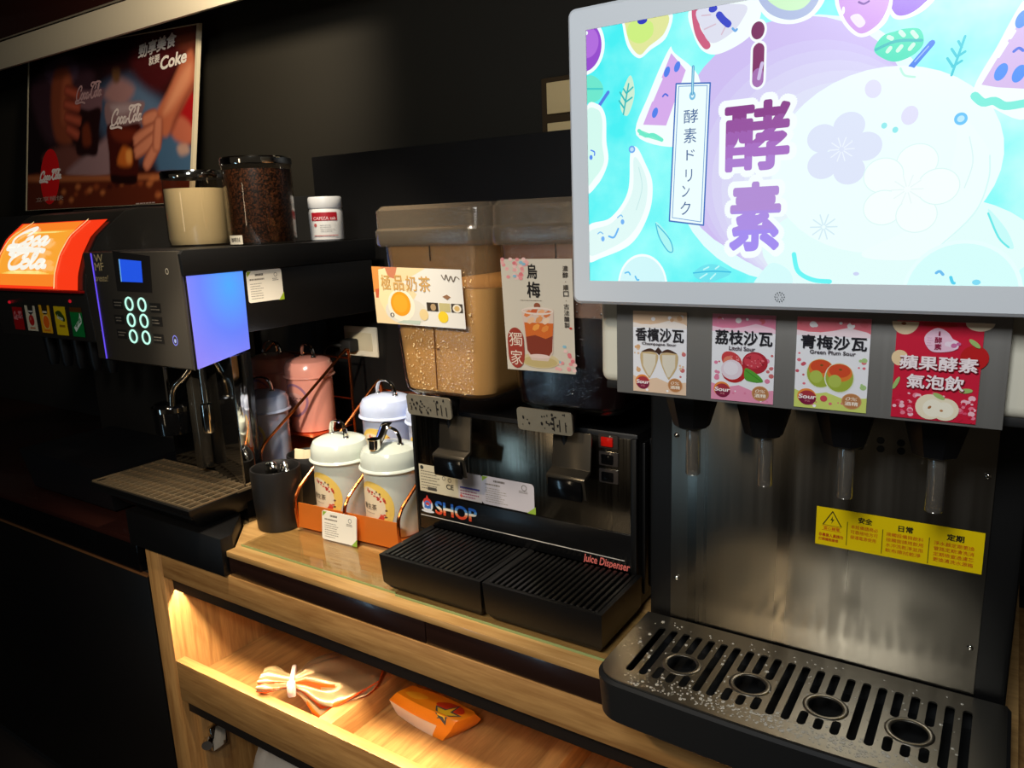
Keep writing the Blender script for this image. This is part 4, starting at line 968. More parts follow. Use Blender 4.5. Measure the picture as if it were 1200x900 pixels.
# stickers on the steel panel
d = Dec(front(1.0123)); d.rect(-0.884, 0.136, -0.795, 0.188, (206, 196, 168)); d.ell(-0.877, 0.182, 0.004, 0.004, (50, 50, 46), n=10); d.text('CE', -0.822, 0.149, -0.806, 0.158, (50, 46, 40), 0.03)
lines(d, -0.880, 0.140, -0.835, 0.178, 7, (96, 90, 78), 0.0016, 21, 1.0); d.ring(-0.827, 0.168, 0.004, 0.004, 0.001, (80, 76, 70), 12); d.ring(-0.814, 0.166, 0.004, 0.004, 0.001, (80, 76, 70), 12); d.rect(-0.866, 0.140, -0.845, 0.146, (70, 66, 60))
d.build('rating_sticker', t, 'cream rating sticker')
d = Dec(front(1.0122)); d.rect(-0.795, 0.136, -0.744, 0.187, (198, 190, 190)); lines(d, -0.791, 0.139, -0.748, 0.160, 4, (150, 90, 110), 0.0026, 22, 1.0); d.rect(-0.791, 0.157, -0.748, 0.160, (60, 60, 140)); d.ell(-0.789, 0.142, 0.003, 0.003, (206, 90, 80)); d.build('contact_sticker', t, 'small white contact sticker')
d = Dec(front(1.0121)); infocard(d, -0.744, 0.136, -0.636, 0.188, 30, (150, 180, 60), (200, 194, 200)); d.build('info_label', t, 'white printed label with green corners')
# rocker switches
for z, red in ((0.281, True), (0.253, False), (0.225, False)):
    b = MB(); b.box(-0.5145, -0.4815, 1.0095, 1.0124, z - 0.0115, z + 0.0115, 0.002); o = b.build('switch', mat('switch_clear', (60, 54, 50), 0.12, coat=0.8), t)
    b = MB(); b.box(-0.509, -0.489, 1.006, 1.0096, z - 0.0075, z + 0.0075, 0.0015); lab(b.build('rocker', mat('rocker_red', (190, 22, 14), 0.25, emit=(200, 20, 8), es=0.12) if red else BLKG, o), 'red rocker' if red else 'black rocker')
# drip trays and grilles
for xa, xb, lb in ((-0.862, -0.6515, 'left'), (-0.6475, -0.442, 'right')):
    b = MB(); i = 0.008
    def q4(e, y0, z): return [(xa + e, y0, z), (xb - e, y0, z), (xb - e, 1.0095, z), (xa + e, 1.0095, z)]
    b.loft([q4(0.010, 0.884, 0.0065), q4(0.002, 0.874, 0.020), q4(0, 0.870, 0.072), q4(i, 0.877, 0.072), q4(i, 0.878, 0.040)]); o = b.build('drip_tray', BLK, t)
    b = MB()
    for k in range(19):
        x = xa + 0.011 + (xb - xa - 0.022) * k / 18; b.box(x - 0.0030, x + 0.0030, 0.876, 1.004, 0.058, 0.0735, 0.0010, seg=1)
    for y in (0.93,): b.box(xa + 0.008, xb - 0.008, y - 0.002, y + 0.002, 0.050, 0.062)
    b.build('grille', mat('grille_black', (20, 19, 18), 0.3), o)
# taps: bracket plate, lever plate
for cx, w_, zp in ((-0.797, 0.094, 0.320), (-0.573, 0.096, 0.3205)):
    b = MB(); b.loft([[(x, 0.9500 - (z - zp) * 0.1, z) for x, z in rrect(cx - w_ / 2, cx + w_ / 2, zp - 0.0185, zp + 0.0175, 0.006)], [(x, 0.9465 - (z - zp) * 0.1, z) for x, z in rrect(cx - w_ / 2, cx + w_ / 2, zp - 0.0185, zp + 0.0175, 0.006)]])
    o = b.build('tap_handle', mat('handle_steel', (150, 140, 120), 0.4, 0.45, bump=0.3, bscale=60), t); lab(o, 'small steel push plate spotted with dark drips')
    d = Dec(lambda u, v, l: (u, 0.9464 - (v - zp) * 0.1 - l, v)); r = random.Random(int(-cx * 1000))
    for k in range(26): d.ell(cx + r.uniform(-0.042, 0.040), zp + r.uniform(-0.012, 0.014), r.uniform(0.0008, 0.0024), r.uniform(0.0008, 0.0030), (26, 20, 16), n=8); d.l -= d.step
    for k in range(3): d.rect(cx + 0.016 + 0.010 * k, zp - 0.014, cx + 0.0178 + 0.010 * k, zp + 0.008 - 0.003 * k, (30, 24, 18)); d.l -= d.step
    d.build('drip_spots', o)
    lx = cx + 0.030
    b = MB(); b.prism([(1.0, 0.312), (0.985, 0.305), (0.968, 0.302), (0.950, 0.314), (0.950, 0.318), (1.0, 0.322)], 'x', cx - 0.012, cx + 0.012, 0.002); b.lathe([(0.011, 0.262), (0.012, 0.30), (0.016, 0.33)], (cx + 0.018, 0.985, 0), 16); b.build('tap', BLK, t)
    b = MB(); b.prism([(0.976, 0.300), (0.970, 0.243), (0.952, 0.237), (0.950, 0.234), (0.958, 0.200), (0.961, 0.199), (0.955, 0.232), (0.974, 0.238), (0.980, 0.300)], 'x', lx - 0.032, lx + 0.034, 0.0006); b.build('lever_plate', mat('lever_steel', (84, 77, 66), 0.28, 0.7), t)
    b = MB(); b.box(lx - 0.030, lx + 0.030, 0.949, 0.9545, 0.199, 0.232, 0.003); b.build('lever_pad', BLKG, t)
# tanks
def rr3(x0, x1, y0, y1, r, z): return [(x, y, z) for x, y in rrect(x0, x1, y0, y1, r, 6)]
MILK = mat('milk_tea', (230, 176, 108), 0.4)
PLUM = mat('plum_drink', (22, 10, 12), 0.12)
FOAM = mat('milk_film', (226, 186, 130), 0.5)
for xa, xb, ya, lq, lv, nm in ((-0.884, -0.664, 0.944, MILK, 0.516, 'milk tea'), (-0.655, -0.437, 0.946, PLUM, 0.478, 'plum')):
    def ringz(z, e=0.0):
        f = (z - 0.335) / 0.25; dx = 0.020 * (1 - f) + e; 
        return rr3(xa + dx, xb - dx * 0.8, ya + 0.010 * (1 - f) + e, 1.33 - e, 0.030, z)
    def bot(z, e, s): return rr3(xa + 0.020 + e + s, xb - 0.017 - e - s, ya + 0.010 + e + s, 1.33 - e - s, 0.030, z)
    b = MB(); b.loft([bot(0.330, 0, 0.030), bot(0.3335, 0, 0.010), bot(0.343, 0, 0.001), ringz(0.36), ringz(0.47), ringz(0.585)], cap1=False); tk = b.build('tank', PLAST, t); lab(tk, 'clear tank of %s' % nm)
    b = MB(); b.loft([bot(0.3345, 0.003, 0.028), bot(0.337, 0.003, 0.010), bot(0.345, 0.003, 0.001), ringz(0.36, 0.003), ringz(lv, 0.003)]); lab(b.build('drink', lq, tk), nm)
    b = MB(); b.loft([ringz(lv + 0.0005, 0.0032), ringz(0.52 if lv < 0.5 else 0.54, 0.0032), ringz(0.582, 0.0032)], cap0=False, cap1=False)
    b.build('inner_film', clear('film_' + nm.split()[0], (240, 226, 206), 0.0, 0.3, haze=0.26 if nm == 'milk tea' else 0.34, hcol=(226, 186, 136) if nm == 'milk tea' else (206, 160, 140)), tk)
    b = MB(); b.box((xa + xb) / 2 - 0.0006, (xa + xb) / 2 + 0.0006, ya + 0.0005, ya + 0.002, 0.56, 0.584); b.build('level_mark', BLKM, tk)
    b = MB(); e = 0.004
    b.loft([rr3(xa - e, xb + e, ya - 0.010, 1.335, 0.030, 0.583), rr3(xa - e - 0.003, xb + e + 0.003, ya - 0.013, 1.338, 0.032, 0.588), rr3(xa - e - 0.003, xb + e + 0.003, ya - 0.013, 1.338, 0.032, 0.608), rr3(xa - e, xb + e, ya - 0.010, 1.335, 0.030, 0.612),
            rr3(xa - e, xb + e, ya - 0.010, 1.335, 0.030, 0.640), rr3(xa, xb, ya - 0.002, 1.33, 0.028, 0.647), rr3(xa + 0.02, xb - 0.02, ya + 0.02, 1.31, 0.02, 0.648)], cap0=False); b.build('tank_lid', clear('lid_plastic', (240, 234, 226), 0.14, 0.07, 0.35, 60, haze=0.11, hcol=(240, 220, 190)), tk)
    # condensation beads on the tank front and outer film
    b = MB(); r = random.Random(5 if nm == 'plum' else 6); bb = bmesh.new()
    tmpl = bmesh.new(); bmesh.ops.create_icosphere(tmpl, subdivisions=1, radius=1)
    TV = [v.co.copy() for v in tmpl.verts]; TF = [[v.index for v in f.verts] for f in tmpl.faces]; tmpl.free()
    for k in range(560 if nm == 'milk tea' else 260):
        z = 0.345 + (lv + 0.03 - 0.345) * r.random(); f = (z - 0.335) / 0.25
        x = r.uniform(xa + 0.05 - 0.02 * f, xb - 0.045 + 0.02 * f); s = r.uniform(0.0005, 0.0013) * (1.0 if k % 9 else 1.6)
        y = ya + 0.010 * (1 - f)
        V = [bb.verts.new((x + v.x * s, y + v.y * s * 0.45, z + v.z * s * 1.1)) for v in TV]
        for fc in TF: bb.faces.new([V[i] for i in fc])
    b._add(bb, 0); stuff(b.build('condensation', mat('water_bead_sparkle', (255, 224, 168), 0.06, coat=1.0) if nm == 'milk tea' else mat('water_bead_dark', (40, 32, 28), 0.08, coat=1.0), tk))  # milk tea beads: sparkle painted into their bright colour
    if nm == 'milk tea':
        b = MB(); b.box(-0.7785, -0.7775, ya + 0.004, ya + 0.0062, 0.350, 0.452); b.box(-0.776, -0.770, ya + 0.004, ya + 0.0062, 0.418, 0.4195); b.build('seam_line', mat('seam_brown', (120, 80, 44), 0.5), tk)
# milk tea label and plum label, stuck on the tank fronts
def bil(q):
    """q: corners lower-left, lower-right, upper-right, upper-left -> maps unit square"""
    return lambda a, c: tuple((q[0][i] * (1 - a) + q[1][i] * a) * (1 - c) + (q[3][i] * (1 - a) + q[2][i] * a) * c for i in range(2))
qA = [(-0.8925,0.4571), (-0.7061,0.4549), (-0.7102,0.5466), (-0.8964,0.5514)]
B_ = bil(qA); d = Dec(lambda u, v, l: (B_(u, v)[0], 0.9405 - l, B_(u, v)[1]), rough=0.35)
d.rect(0, 0, 1, 1, (232, 228, 220))
d.poly([(0, 0), (0.42, 0), (0.40, 0.3), (0.5, 0.55), (0.35, 0.75), (0.62, 1), (0, 1)], (240, 214, 168))
d.poly([(0, 0.55), (0.06, 0.55), (0.12, 1), (0, 1)], (226, 150, 74)); d.poly([(0.02, 0.6), (0.07, 0.62), (0.05, 0.45), (0.02, 0.45)], (206, 96, 60)); d.poly([(0.10, 1), (0.30, 1), (0.26, 0.80), (0.16, 0.84)], (206, 130, 96)); d.ell(0.14, 0.93, 0.03, 0.05, (130, 70, 50))
d.poly([(0.08, 0.95), (0.16, 0.98), (0.24, 0.55), (0.12, 0.2), (0.06, 0.4)], (246, 226, 176))
d.ell(0.36, 0.24, 0.24, 0.24, (226, 220, 206)); d.ell(0.31, 0.34, 0.155, 0.28, (244, 236, 214)); d.ell(0.305, 0.365, 0.115, 0.215, (238, 160, 34)); d.ell(0.30, 0.37, 0.085, 0.16, (242, 172, 48))
d.ring(0.195, 0.16, 0.025, 0.04, 0.012, (60, 54, 50), 14); d.poly([(0.24, 0.03), (0.5, 0.02), (0.52, 0.09), (0.32, 0.08)], (190, 204, 190))
d.rect(0.60, 0.27, 0.725, 0.42, (60, 50, 40)); d.ell(0.67, 0.34, 0.03, 0.06, (180, 150, 110)); d.rect(0.735, 0.27, 0.855, 0.42, (196, 184, 130)); d.ell(0.77, 0.18, 0.055, 0.10, (240, 206, 50)); d.rect(0.865, 0.27, 0.985, 0.42, (70, 62, 54)); d.ell(0.925, 0.34, 0.045, 0.07, (236, 226, 206)); d.ell(0.925, 0.34, 0.028, 0.045, (214, 178, 110)); d.poly([(0.78, 0.53), (0.83, 0.57), (0.87, 0.53), (0.83, 0.48)], (150, 110, 80))
d.ell(0.56, 0.2, 0.05, 0.1, (232, 206, 150))
for i, ch in enumerate('極品奶茶'): d.text(ch, 0.10 + 0.145 * i, 0.60, 0.21 + 0.15 * i, 0.86, (206, 160, 92), 0.015)
d.stroke([(0.79, 0.90), (0.82, 0.82), (0.84, 0.91), (0.86, 0.80), (0.89, 0.89), (0.91, 0.79), (0.94, 0.88), (0.975, 0.84)], 0.010, (90, 74, 56), 4)
d.build('milk_tea_label', t, 'white and gold label showing a cup of milk tea')
qB = [(-0.6306,0.3976), (-0.5137,0.3984), (-0.5162,0.5628), (-0.6367,0.5625)]
B2 = bil(qB); d = Dec(lambda u, v, l: (B2(u, v)[0], 0.9405 - l, B2(u, v)[1]), rough=0.35)
d.rect(0, 0, 1, 1, (214, 204, 186))
r = random.Random(11)
for k in range(46):
    u, v = (r.uniform(0.0, 0.48), 1.0 - r.uniform(0.0, 0.17)) if k < 30 else (1.0 - r.uniform(0.0, 0.30), r.uniform(0.0, 0.22))
    if k < 30 and u > 0.3 and v < 0.88: continue
    d.ell(u, v, 0.030, 0.017, r.choice([(232, 150, 150), (238, 176, 172), (222, 120, 126), (240, 200, 194)]), n=7)
for u, v in ((0.34, 0.955), (0.30, 0.97), (0.86, 0.24), (0.78, 0.10), (0.20, 0.85)): d.ell(u, v, 0.03, 0.014, (140, 190, 210), n=6)
d.text('烏', 0.38, 0.83, 0.52, 0.955, (34, 28, 26), 0.02); d.text('梅', 0.37, 0.665, 0.55, 0.80, (34, 28, 26), 0.02)
lines(d, 0.26, 0.63, 0.68, 0.645, 1, (160, 146, 130), 0.005, 8, 1.0)
d.ell(0.50, 0.10, 0.28, 0.07, (214, 196, 150)); d.ell(0.50, 0.09, 0.25, 0.05, (200, 178, 120))
d.poly([(0.27, 0.56), (0.73, 0.56), (0.70, 0.18), (0.62, 0.10), (0.38, 0.10), (0.31, 0.18)], (220, 196, 180))
d.poly([(0.30, 0.44), (0.72, 0.44), (0.685, 0.19), (0.62, 0.13), (0.39, 0.13), (0.325, 0.19)], (134, 52, 28))
d.poly([(0.30, 0.44), (0.72, 0.44), (0.70, 0.33), (0.60, 0.30), (0.45, 0.33), (0.315, 0.31)], (214, 106, 36))
for u, v, c in ((0.36, 0.52, (226, 130, 70)), (0.45, 0.54, (206, 96, 50)), (0.55, 0.53, (236, 170, 120)), (0.64, 0.52, (214, 120, 66)), (0.40, 0.46, (236, 190, 150)), (0.52, 0.47, (226, 150, 90)), (0.62, 0.46, (238, 206, 176)), (0.47, 0.40, (240, 160, 70)), (0.60, 0.39, (230, 140, 60))): d.ell(u, v, 0.06, 0.028, c, n=6, rot=20)
d.ell(0.50, 0.59, 0.045, 0.028, (150, 80, 50)); d.ring(0.50, 0.545, 0.23, 0.035, 0.018, (232, 214, 200)); d.ell(0.50, 0.14, 0.15, 0.02, (232, 206, 196))
d.rr(0.035, 0.02, 0.28, 0.39, 0.12, (160, 56, 38)); d.text('獨', 0.06, 0.22, 0.255, 0.345, (236, 220, 200), 0.0); d.text('家', 0.07, 0.05, 0.245, 0.185, (236, 220, 200), 0.0)
d.vtext('濃醇・順口・古法釀製', 0.875, 0.40, 0.945, 0.94, (50, 42, 38), 0.01); d.ell(0.96, 0.405, 0.02, 0.01, (206, 50, 40), n=8)
d.build('plum_label', t, 'cream label showing a glass of iced plum drink')

# ------------------------------------------------------------------ four-tap drink tower
t = thing('drink_tower', 'four-tap sour drink tower with steel splash panel and flavour cards', 'drink dispenser', (-0.178, 1.05, 0.0))
MB().box(-0.394, 0.034, 0.925, 1.38, 0.009, 0.56, 0.006).build('column', BLK, t)
MB().box(-0.3605, 0.0030, 0.920, 0.9252, 0.0705, 0.45, 0.0006).build('splash_panel', STEEL, t)
for p in ((-0.0042,0.3322), (-0.3535,0.3333), (-0.3515,0.1301), (-0.0047,0.1287)): MB().ball((p[0], 0.9195, p[1]), 0.0035, 0.002, 0.0035).build('screw', CHROME, t)
d = Dec(front(0.9199))
for p in ((-0.1104,0.3582), (-0.1098,0.3481), (-0.0894,0.3579), (-0.0888,0.3485), (-0.1309,0.3575), (-0.1313,0.3482)): d.ell(p[0], p[1], 0.0042, 0.0042, (8, 8, 8), n=14)
d.build('vent_holes', t)
MB().box(-0.390, 0.034, 0.770, 1.25, 0.432, 0.80, 0.012, seg=4).build('head', CREAM, t)
b = MB(); b.prism([(0.755, 0.4262), (0.755, 0.535), (0.7695, 0.535), (0.7695, 0.4262)], 'x', -0.3605, 0.0035, 0.0008); lab(b.build('card_panel', mat('grey_steel_panel', (122, 119, 114), 0.45, 0.25, bscale=8, stretch=(30, 30, 0.6)), t), 'grey metal panel holding the flavour cards')
MB().box(-0.384, 0.028, 0.7755, 0.917, 0.4245, 0.434, 0.002).build('under_plate', BLKM, t)
# flavour cards
def bubbles(d, n, cols, seed, x=(0, 1), y=(0, 1), r=(0.02, 0.06)):
    g = random.Random(seed)
    for k in range(n):
        q = g.uniform(*r); u = g.uniform(x[0] + q, x[1] - q); d.ell(u, g.uniform(y[0] + q, y[1] - q), q, q * 0.64, g.choice(cols), n=12)
def badges(d):
    d.ell(0.18, 0.13, 0.135, 0.088, (236, 140, 60)); d.ell(0.19, 0.115, 0.125, 0.080, (126, 22, 60), a0=180, a1=360); d.ell(0.19, 0.115, 0.125, 0.080, (170, 50, 60), a0=0, a1=180)
    d.text('Sour', 0.065, 0.105, 0.315, 0.150, (244, 236, 232), 0.03, 0.1); d.text('沙瓦', 0.15, 0.068, 0.23, 0.090, (226, 150, 150))
    d.ell(0.80, 0.115, 0.135, 0.086, (206, 150, 100)); d.ell(0.80, 0.115, 0.122, 0.077, (186, 124, 74)); d.text('0%', 0.72, 0.122, 0.88, 0.160, (240, 226, 206), 0.0, 0.2); d.text('酒精', 0.71, 0.068, 0.89, 0.110, (244, 232, 214), 0.02)
def tcard(xa, za, xb, zb, kind, label):
    base = MB().box(xa, xb, 0.7538, 0.7548, za, zb).build('flavour_card', mat('card_stock', (236, 234, 232), 0.5), t); lab(base, label)
    f = lambda u, v, l: (xa + (xb - xa) * u, 0.7536 - l, za + (zb - za) * v)
    d = Dec(f, rough=0.35, lift0=0.0002, step=0.000008); L = Dec(f, rough=0.35, lift0=0.0018, step=0.000008)
    if kind != 'apple':
        topc, mid = {'champagne': ((226, 190, 156), (238, 226, 216)), 'litchi': ((226, 130, 160), (240, 200, 214)), 'plum': ((226, 112, 124), (238, 216, 220))}[kind]
        d.rect(0, 0, 1, 1, (238, 236, 238)); d.rect(0, 0.84, 1, 1, topc); d.poly([(0, 0.86), (0.25, 0.83), (0.5, 0.86), (0.7, 0.90), (0.95, 0.86), (1, 0.84), (1, 0.80), (0, 0.80)], mid)
        lo = {'champagne': (232, 200, 170), 'litchi': (234, 150, 178), 'plum': (206, 216, 110)}[kind]
        d.poly([(0, 0), (1, 0), (1, 0.16), (0.7, 0.13), (0.45, 0.19), (0.2, 0.15), (0, 0.20)], lo)
        bubbles(d, 9, [topc, (220, 100, 110) if kind != 'champagne' else (214, 164, 120), (246, 240, 240)], len(kind), y=(0.86, 1.0))
        bubbles(d, 7, [topc, (206, 84, 100) if kind != 'champagne' else (220, 170, 120)], len(kind) + 4, x=(0, 0.16), y=(0.2, 0.62), r=(0.015, 0.045)); bubbles(d, 7, [topc, (170, 200, 130) if kind == 'plum' else (206, 110, 110)], len(kind) + 9, x=(0.84, 1), y=(0.2, 0.62), r=(0.015, 0.045))
        bubbles(d, 12, [(250, 246, 246), lo, topc], len(kind) + 2, x=(0.2, 0.95), y=(0, 0.13), r=(0.01, 0.03))
    if kind == 'champagne':
        for s, cx in ((1, 0.33), (-1, 0.66)):
            g = [(cx - 0.17 * s, 0.50), (cx - 0.165 * s, 0.33), (cx - 0.05 * s, 0.20), (cx + 0.0 * s, 0.19), (cx + 0.12 * s, 0.36), (cx + 0.13 * s, 0.49)]
            d.poly(smooth(g, 4, True), (206, 178, 130)); d.poly([(x * 0.82 + cx * 0.18, z * 0.9 + 0.034) for x, z in g], (226, 216, 196))
            d.poly(smooth([(cx - 0.17 * s, 0.50), (cx, 0.55), (cx + 0.13 * s, 0.50), (cx, 0.51)], 4, True), (70, 40, 28))
        d.poly([(0.42, 0.52), (0.48, 0.57), (0.55, 0.52), (0.5, 0.47)], (56, 30, 24))
        L.text('香檳沙瓦', 0.06, 0.64, 0.95, 0.80, (24, 24, 34), 0.02); L.text('Champagne Sour', 0.18, 0.585, 0.82, 0.625, (60, 50, 60), 0.02)
    if kind == 'litchi':
        d.ell(0.70, 0.46, 0.20, 0.125, (176, 34, 52)); d.ell(0.68, 0.48, 0.15, 0.085, (206, 62, 76)); d.ell(0.33, 0.47, 0.17, 0.10, (206, 64, 66), rot=-15); d.ell(0.28, 0.45, 0.09, 0.07, (226, 130, 100)); d.ell(0.37, 0.34, 0.20, 0.125, (186, 30, 34)); d.ell(0.335, 0.365, 0.175, 0.115, (232, 214, 222)); d.ell(0.32, 0.38, 0.12, 0.08, (240, 230, 236))
        bubbles(d, 26, [(226, 120, 128), (150, 22, 40)], 3, x=(0.55, 0.85), y=(0.40, 0.54), r=(0.008, 0.016)); bubbles(d, 10, [(240, 150, 150)], 5, x=(0.3, 0.46), y=(0.46, 0.54), r=(0.008, 0.014))
        d.poly(smooth([(0.55, 0.39), (0.66, 0.37), (0.80, 0.30), (0.83, 0.25), (0.68, 0.24), (0.55, 0.27)], 4, True), (86, 160, 52)); d.stroke([(0.56, 0.37), (0.80, 0.26)], 0.008, (60, 120, 36))
        L.text('荔枝沙瓦', 0.06, 0.66, 0.96, 0.82, (24, 24, 34), 0.02); L.text('Litchi Sour', 0.29, 0.595, 0.70, 0.64, (60, 40, 60), 0.02)
    if kind == 'plum':
        for cx, cz in ((0.36, 0.395), (0.62, 0.36)):
            d.ell(cx, cz, 0.205, 0.165, (228, 232, 210)); d.ell(cx, cz, 0.19, 0.155, (160, 176, 60)); d.ell(cx, cz + 0.055, 0.172, 0.098, (226, 122, 48)); d.ell(cx, cz + 0.075, 0.145, 0.072, (214, 76, 40)); d.ell(cx + 0.01, cz + 0.09, 0.022, 0.012, (130, 84, 30)); d.ell(cx - 0.06, cz - 0.04, 0.09, 0.07, (176, 192, 84))
        d.ell(0.42, 0.12, 0.05, 0.035, (206, 74, 84))
        L.text('青梅沙瓦', 0.07, 0.665, 0.96, 0.81, (24, 24, 34), 0.02); L.text('Green Plum Sour', 0.20, 0.61, 0.82, 0.65, (60, 50, 60), 0.02)
    if kind == 'apple':
        d.rect(0, 0, 1, 1, (206, 24, 56)); d.ell(0.10, 0.99, 0.16, 0.13, (238, 214, 176), a0=180, a1=360); d.ell(0.95, 1.0, 0.16, 0.08, (238, 220, 190), a0=180, a1=360); d.ell(0.06, 0.62, 0.10, 0.08, (236, 206, 160)); d.ell(0.92, 0.66, 0.16, 0.12, (190, 22, 24)); d.ell(0.5, 0.97, 0.2, 0.03, (190, 20, 26)); d.ell(0.08, 0.97, 0.03, 0.015, (150, 80, 40))
        bubbles(d, 70, [(236, 130, 150), (226, 80, 110), (244, 190, 200), (206, 24, 56)], 31, y=(0.0, 0.30), r=(0.015, 0.045)); bubbles(d, 40, [(206, 24, 56), (214, 50, 80)], 32, y=(0.0, 0.28), r=(0.008, 0.025))
        d.ell(0.46, 0.14, 0.17, 0.13, (240, 226, 196)); d.ell(0.64, 0.125, 0.16, 0.115, (240, 226, 196)); d.ell(0.50, 0.13, 0.12, 0.09, (246, 238, 216)); d.ell(0.63, 0.12, 0.11, 0.08, (246, 238, 216)); d.ell(0.46, 0.135, 0.022, 0.014, (170, 110, 60), rot=30); d.ell(0.60, 0.11, 0.02, 0.012, (190, 130, 80))
        for u, v, a in ((0.91, 0.80, -30), (0.86, 0.33, 5), (0.56, 0.255, -20), (0.04, 0.36, 60)): d.ell(u, v, 0.075, 0.024, (160, 190, 110), rot=a)
        d.poly(smooth([(0.34, 0.80), (0.36, 0.88), (0.48, 0.94), (0.60, 0.90), (0.66, 0.84), (0.74, 0.80), (0.70, 0.73), (0.55, 0.70), (0.42, 0.71)], 4, True), (236, 196, 214)); bubbles(d, 8, [(240, 220, 232), (206, 110, 160)], 12, x=(0.56, 0.76), y=(0.72, 0.86), r=(0.02, 0.04)); lines(d, 0.37, 0.75, 0.44, 0.85, 4, (190, 110, 150), 0.004, 3, 1.0)
        L.text('i', 0.50, 0.865, 0.515, 0.905, (150, 30, 70), 0.03); L.vtext('酵素', 0.46, 0.715, 0.54, 0.85, (150, 30, 70), 0.02)
        for dx, dz, c, bo in ((0.006, -0.006, (120, 8, 26), 0.055), (0, 0, (246, 232, 232), 0.025)):
            L.text('蘋果酵素', 0.07 + dx, 0.515 + dz, 0.965 + dx, 0.655 + dz, c, bo); L.text('氣泡飲', 0.17 + dx, 0.325 + dz, 0.83 + dx, 0.465 + dz, c, bo)
    else: badges(d)
    if kind != 'apple':
        pass
    d.build('picture', base); L.build('lettering', base)
tcard(-0.3400, 0.4300, -0.2795, 0.5185, 'champagne', 'champagne sour card with two clinking glasses')
tcard(-0.2525, 0.4295, -0.1895, 0.5185, 'litchi', 'litchi sour card with red litchis')
tcard(-0.1695, 0.4300, -0.1045, 0.5185, 'plum', 'green plum sour card with two plums')
tcard(-0.0835, 0.4295, -0.0165, 0.5185, 'apple', 'red apple drink card')
# taps
TUBE = clear('tap_tube', (224, 220, 214), 0.22, 0.04, haze=0.09)
for k, x in enumerate((-0.3035, -0.2195, -0.1350, -0.0505)):
    b = MB(); prof8 = [(0.029, 0.4244), (0.030, 0.412), (0.0275, 0.402), (0.024, 0.388), (0.020, 0.374), (0.014, 0.371)]
    b.loft([[(x + r * math.cos(PI / 8 + PI * j / 4) * 1.05, 0.838 + r * math.sin(PI / 8 + PI * j / 4), z) for j in range(8)] for r, z in prof8])
    o = b.build('tap', mat('tap_black', (13, 13, 15), 0.35), t)
    b = MB(); b.lathe([(0.0085, 0.370), (0.0088, 0.316), (0.0075, 0.314), (0.0062, 0.316), (0.006, 0.370)], (x + 0.003, 0.836, 0), 20, cap0=False, cap1=False); b.build('spout_tube', TUBE, o)
    b = MB(); b.lathe([(0.0045, 0.370), (0.004, 0.320), (0.001, 0.316)], (x + 0.003, 0.836, 0), 14); b.build('nozzle_core', mat('nozzle_steel', (190, 186, 178), 0.15, 1.0), o)
# yellow safety sticker
sq = [(-0.1742,0.2191), (-0.0015,0.2188), (-0.0012,0.2673), (-0.1746,0.2684)]
sx0, sx1, sz0, sz1 = -0.1748, -0.0012, 0.2190, 0.2675
f = lambda u, v, l: (sx0 + (sx1 - sx0) * u, 0.9196 - l, sz0 + (sz1 - sz0) * v)
d = Dec(f, rough=0.3); d.rect(0, 0, 1, 1, (240, 206, 6)); st = d.build('safety_sticker', t, 'yellow sticker with red instructions')
d = Dec(f, rough=0.4, lift0=0.0006); K = (26, 22, 16); RD = (206, 70, 20)
tri = [(0.045, 0.545), (0.165, 0.545), (0.105, 0.92)]
for a, c in zip(tri, tri[1:] + tri[:1]): d.stroke([a, c], 0.008, K)
d.poly([(0.108, 0.80), (0.092, 0.68), (0.105, 0.69), (0.098, 0.585), (0.118, 0.72), (0.105, 0.71)], K)
d.rect(0.040, 0.40, 0.165, 0.41, RD); d.rect(0.040, 0.51, 0.165, 0.52, RD); d.text('當心觸電', 0.052, 0.425, 0.155, 0.50, RD, 0.01)
d.text('非專業人員請勿', 0.022, 0.235, 0.180, 0.325, (190, 50, 16), 0.02); d.text('打開機殼維修', 0.022, 0.125, 0.15, 0.205, (190, 50, 16), 0.02)
for x, z0, z1 in ((0.200, 0.10, 0.72), (0.420, 0.06, 0.68), (0.695, 0.03, 0.68)): d.rect(x, z0, x + 0.005, z1, (90, 70, 10))
d.text('安全', 0.270, 0.735, 0.355, 0.885, K, 0.03); d.text('日常', 0.515, 0.70, 0.600, 0.85, K, 0.03); d.text('定期', 0.795, 0.69, 0.890, 0.845, K, 0.03)
for rows, xa, xb, zt in ((('本設備請務必', '可靠接地方可', '接通電源使用'), 0.225, 0.395, 0.665), (('接觸設備與飲料', '接觸面請用飲用', '水沖洗乾淨並用', '軟布擦拭乾淨'), 0.445, 0.665, 0.635), (('淨水器定期更換', '管路定期清洗消', '定期檢查過濾芯', '更換清洗水源箱'), 0.725, 0.950, 0.630)):
    for i, row in enumerate(rows): d.text(row, xa, zt - 0.135 * i - 0.098, xb if len(row) > 6 or i < 2 else xb - 0.01, zt - 0.135 * i, RD, 0.0)
d.build('lettering', st)
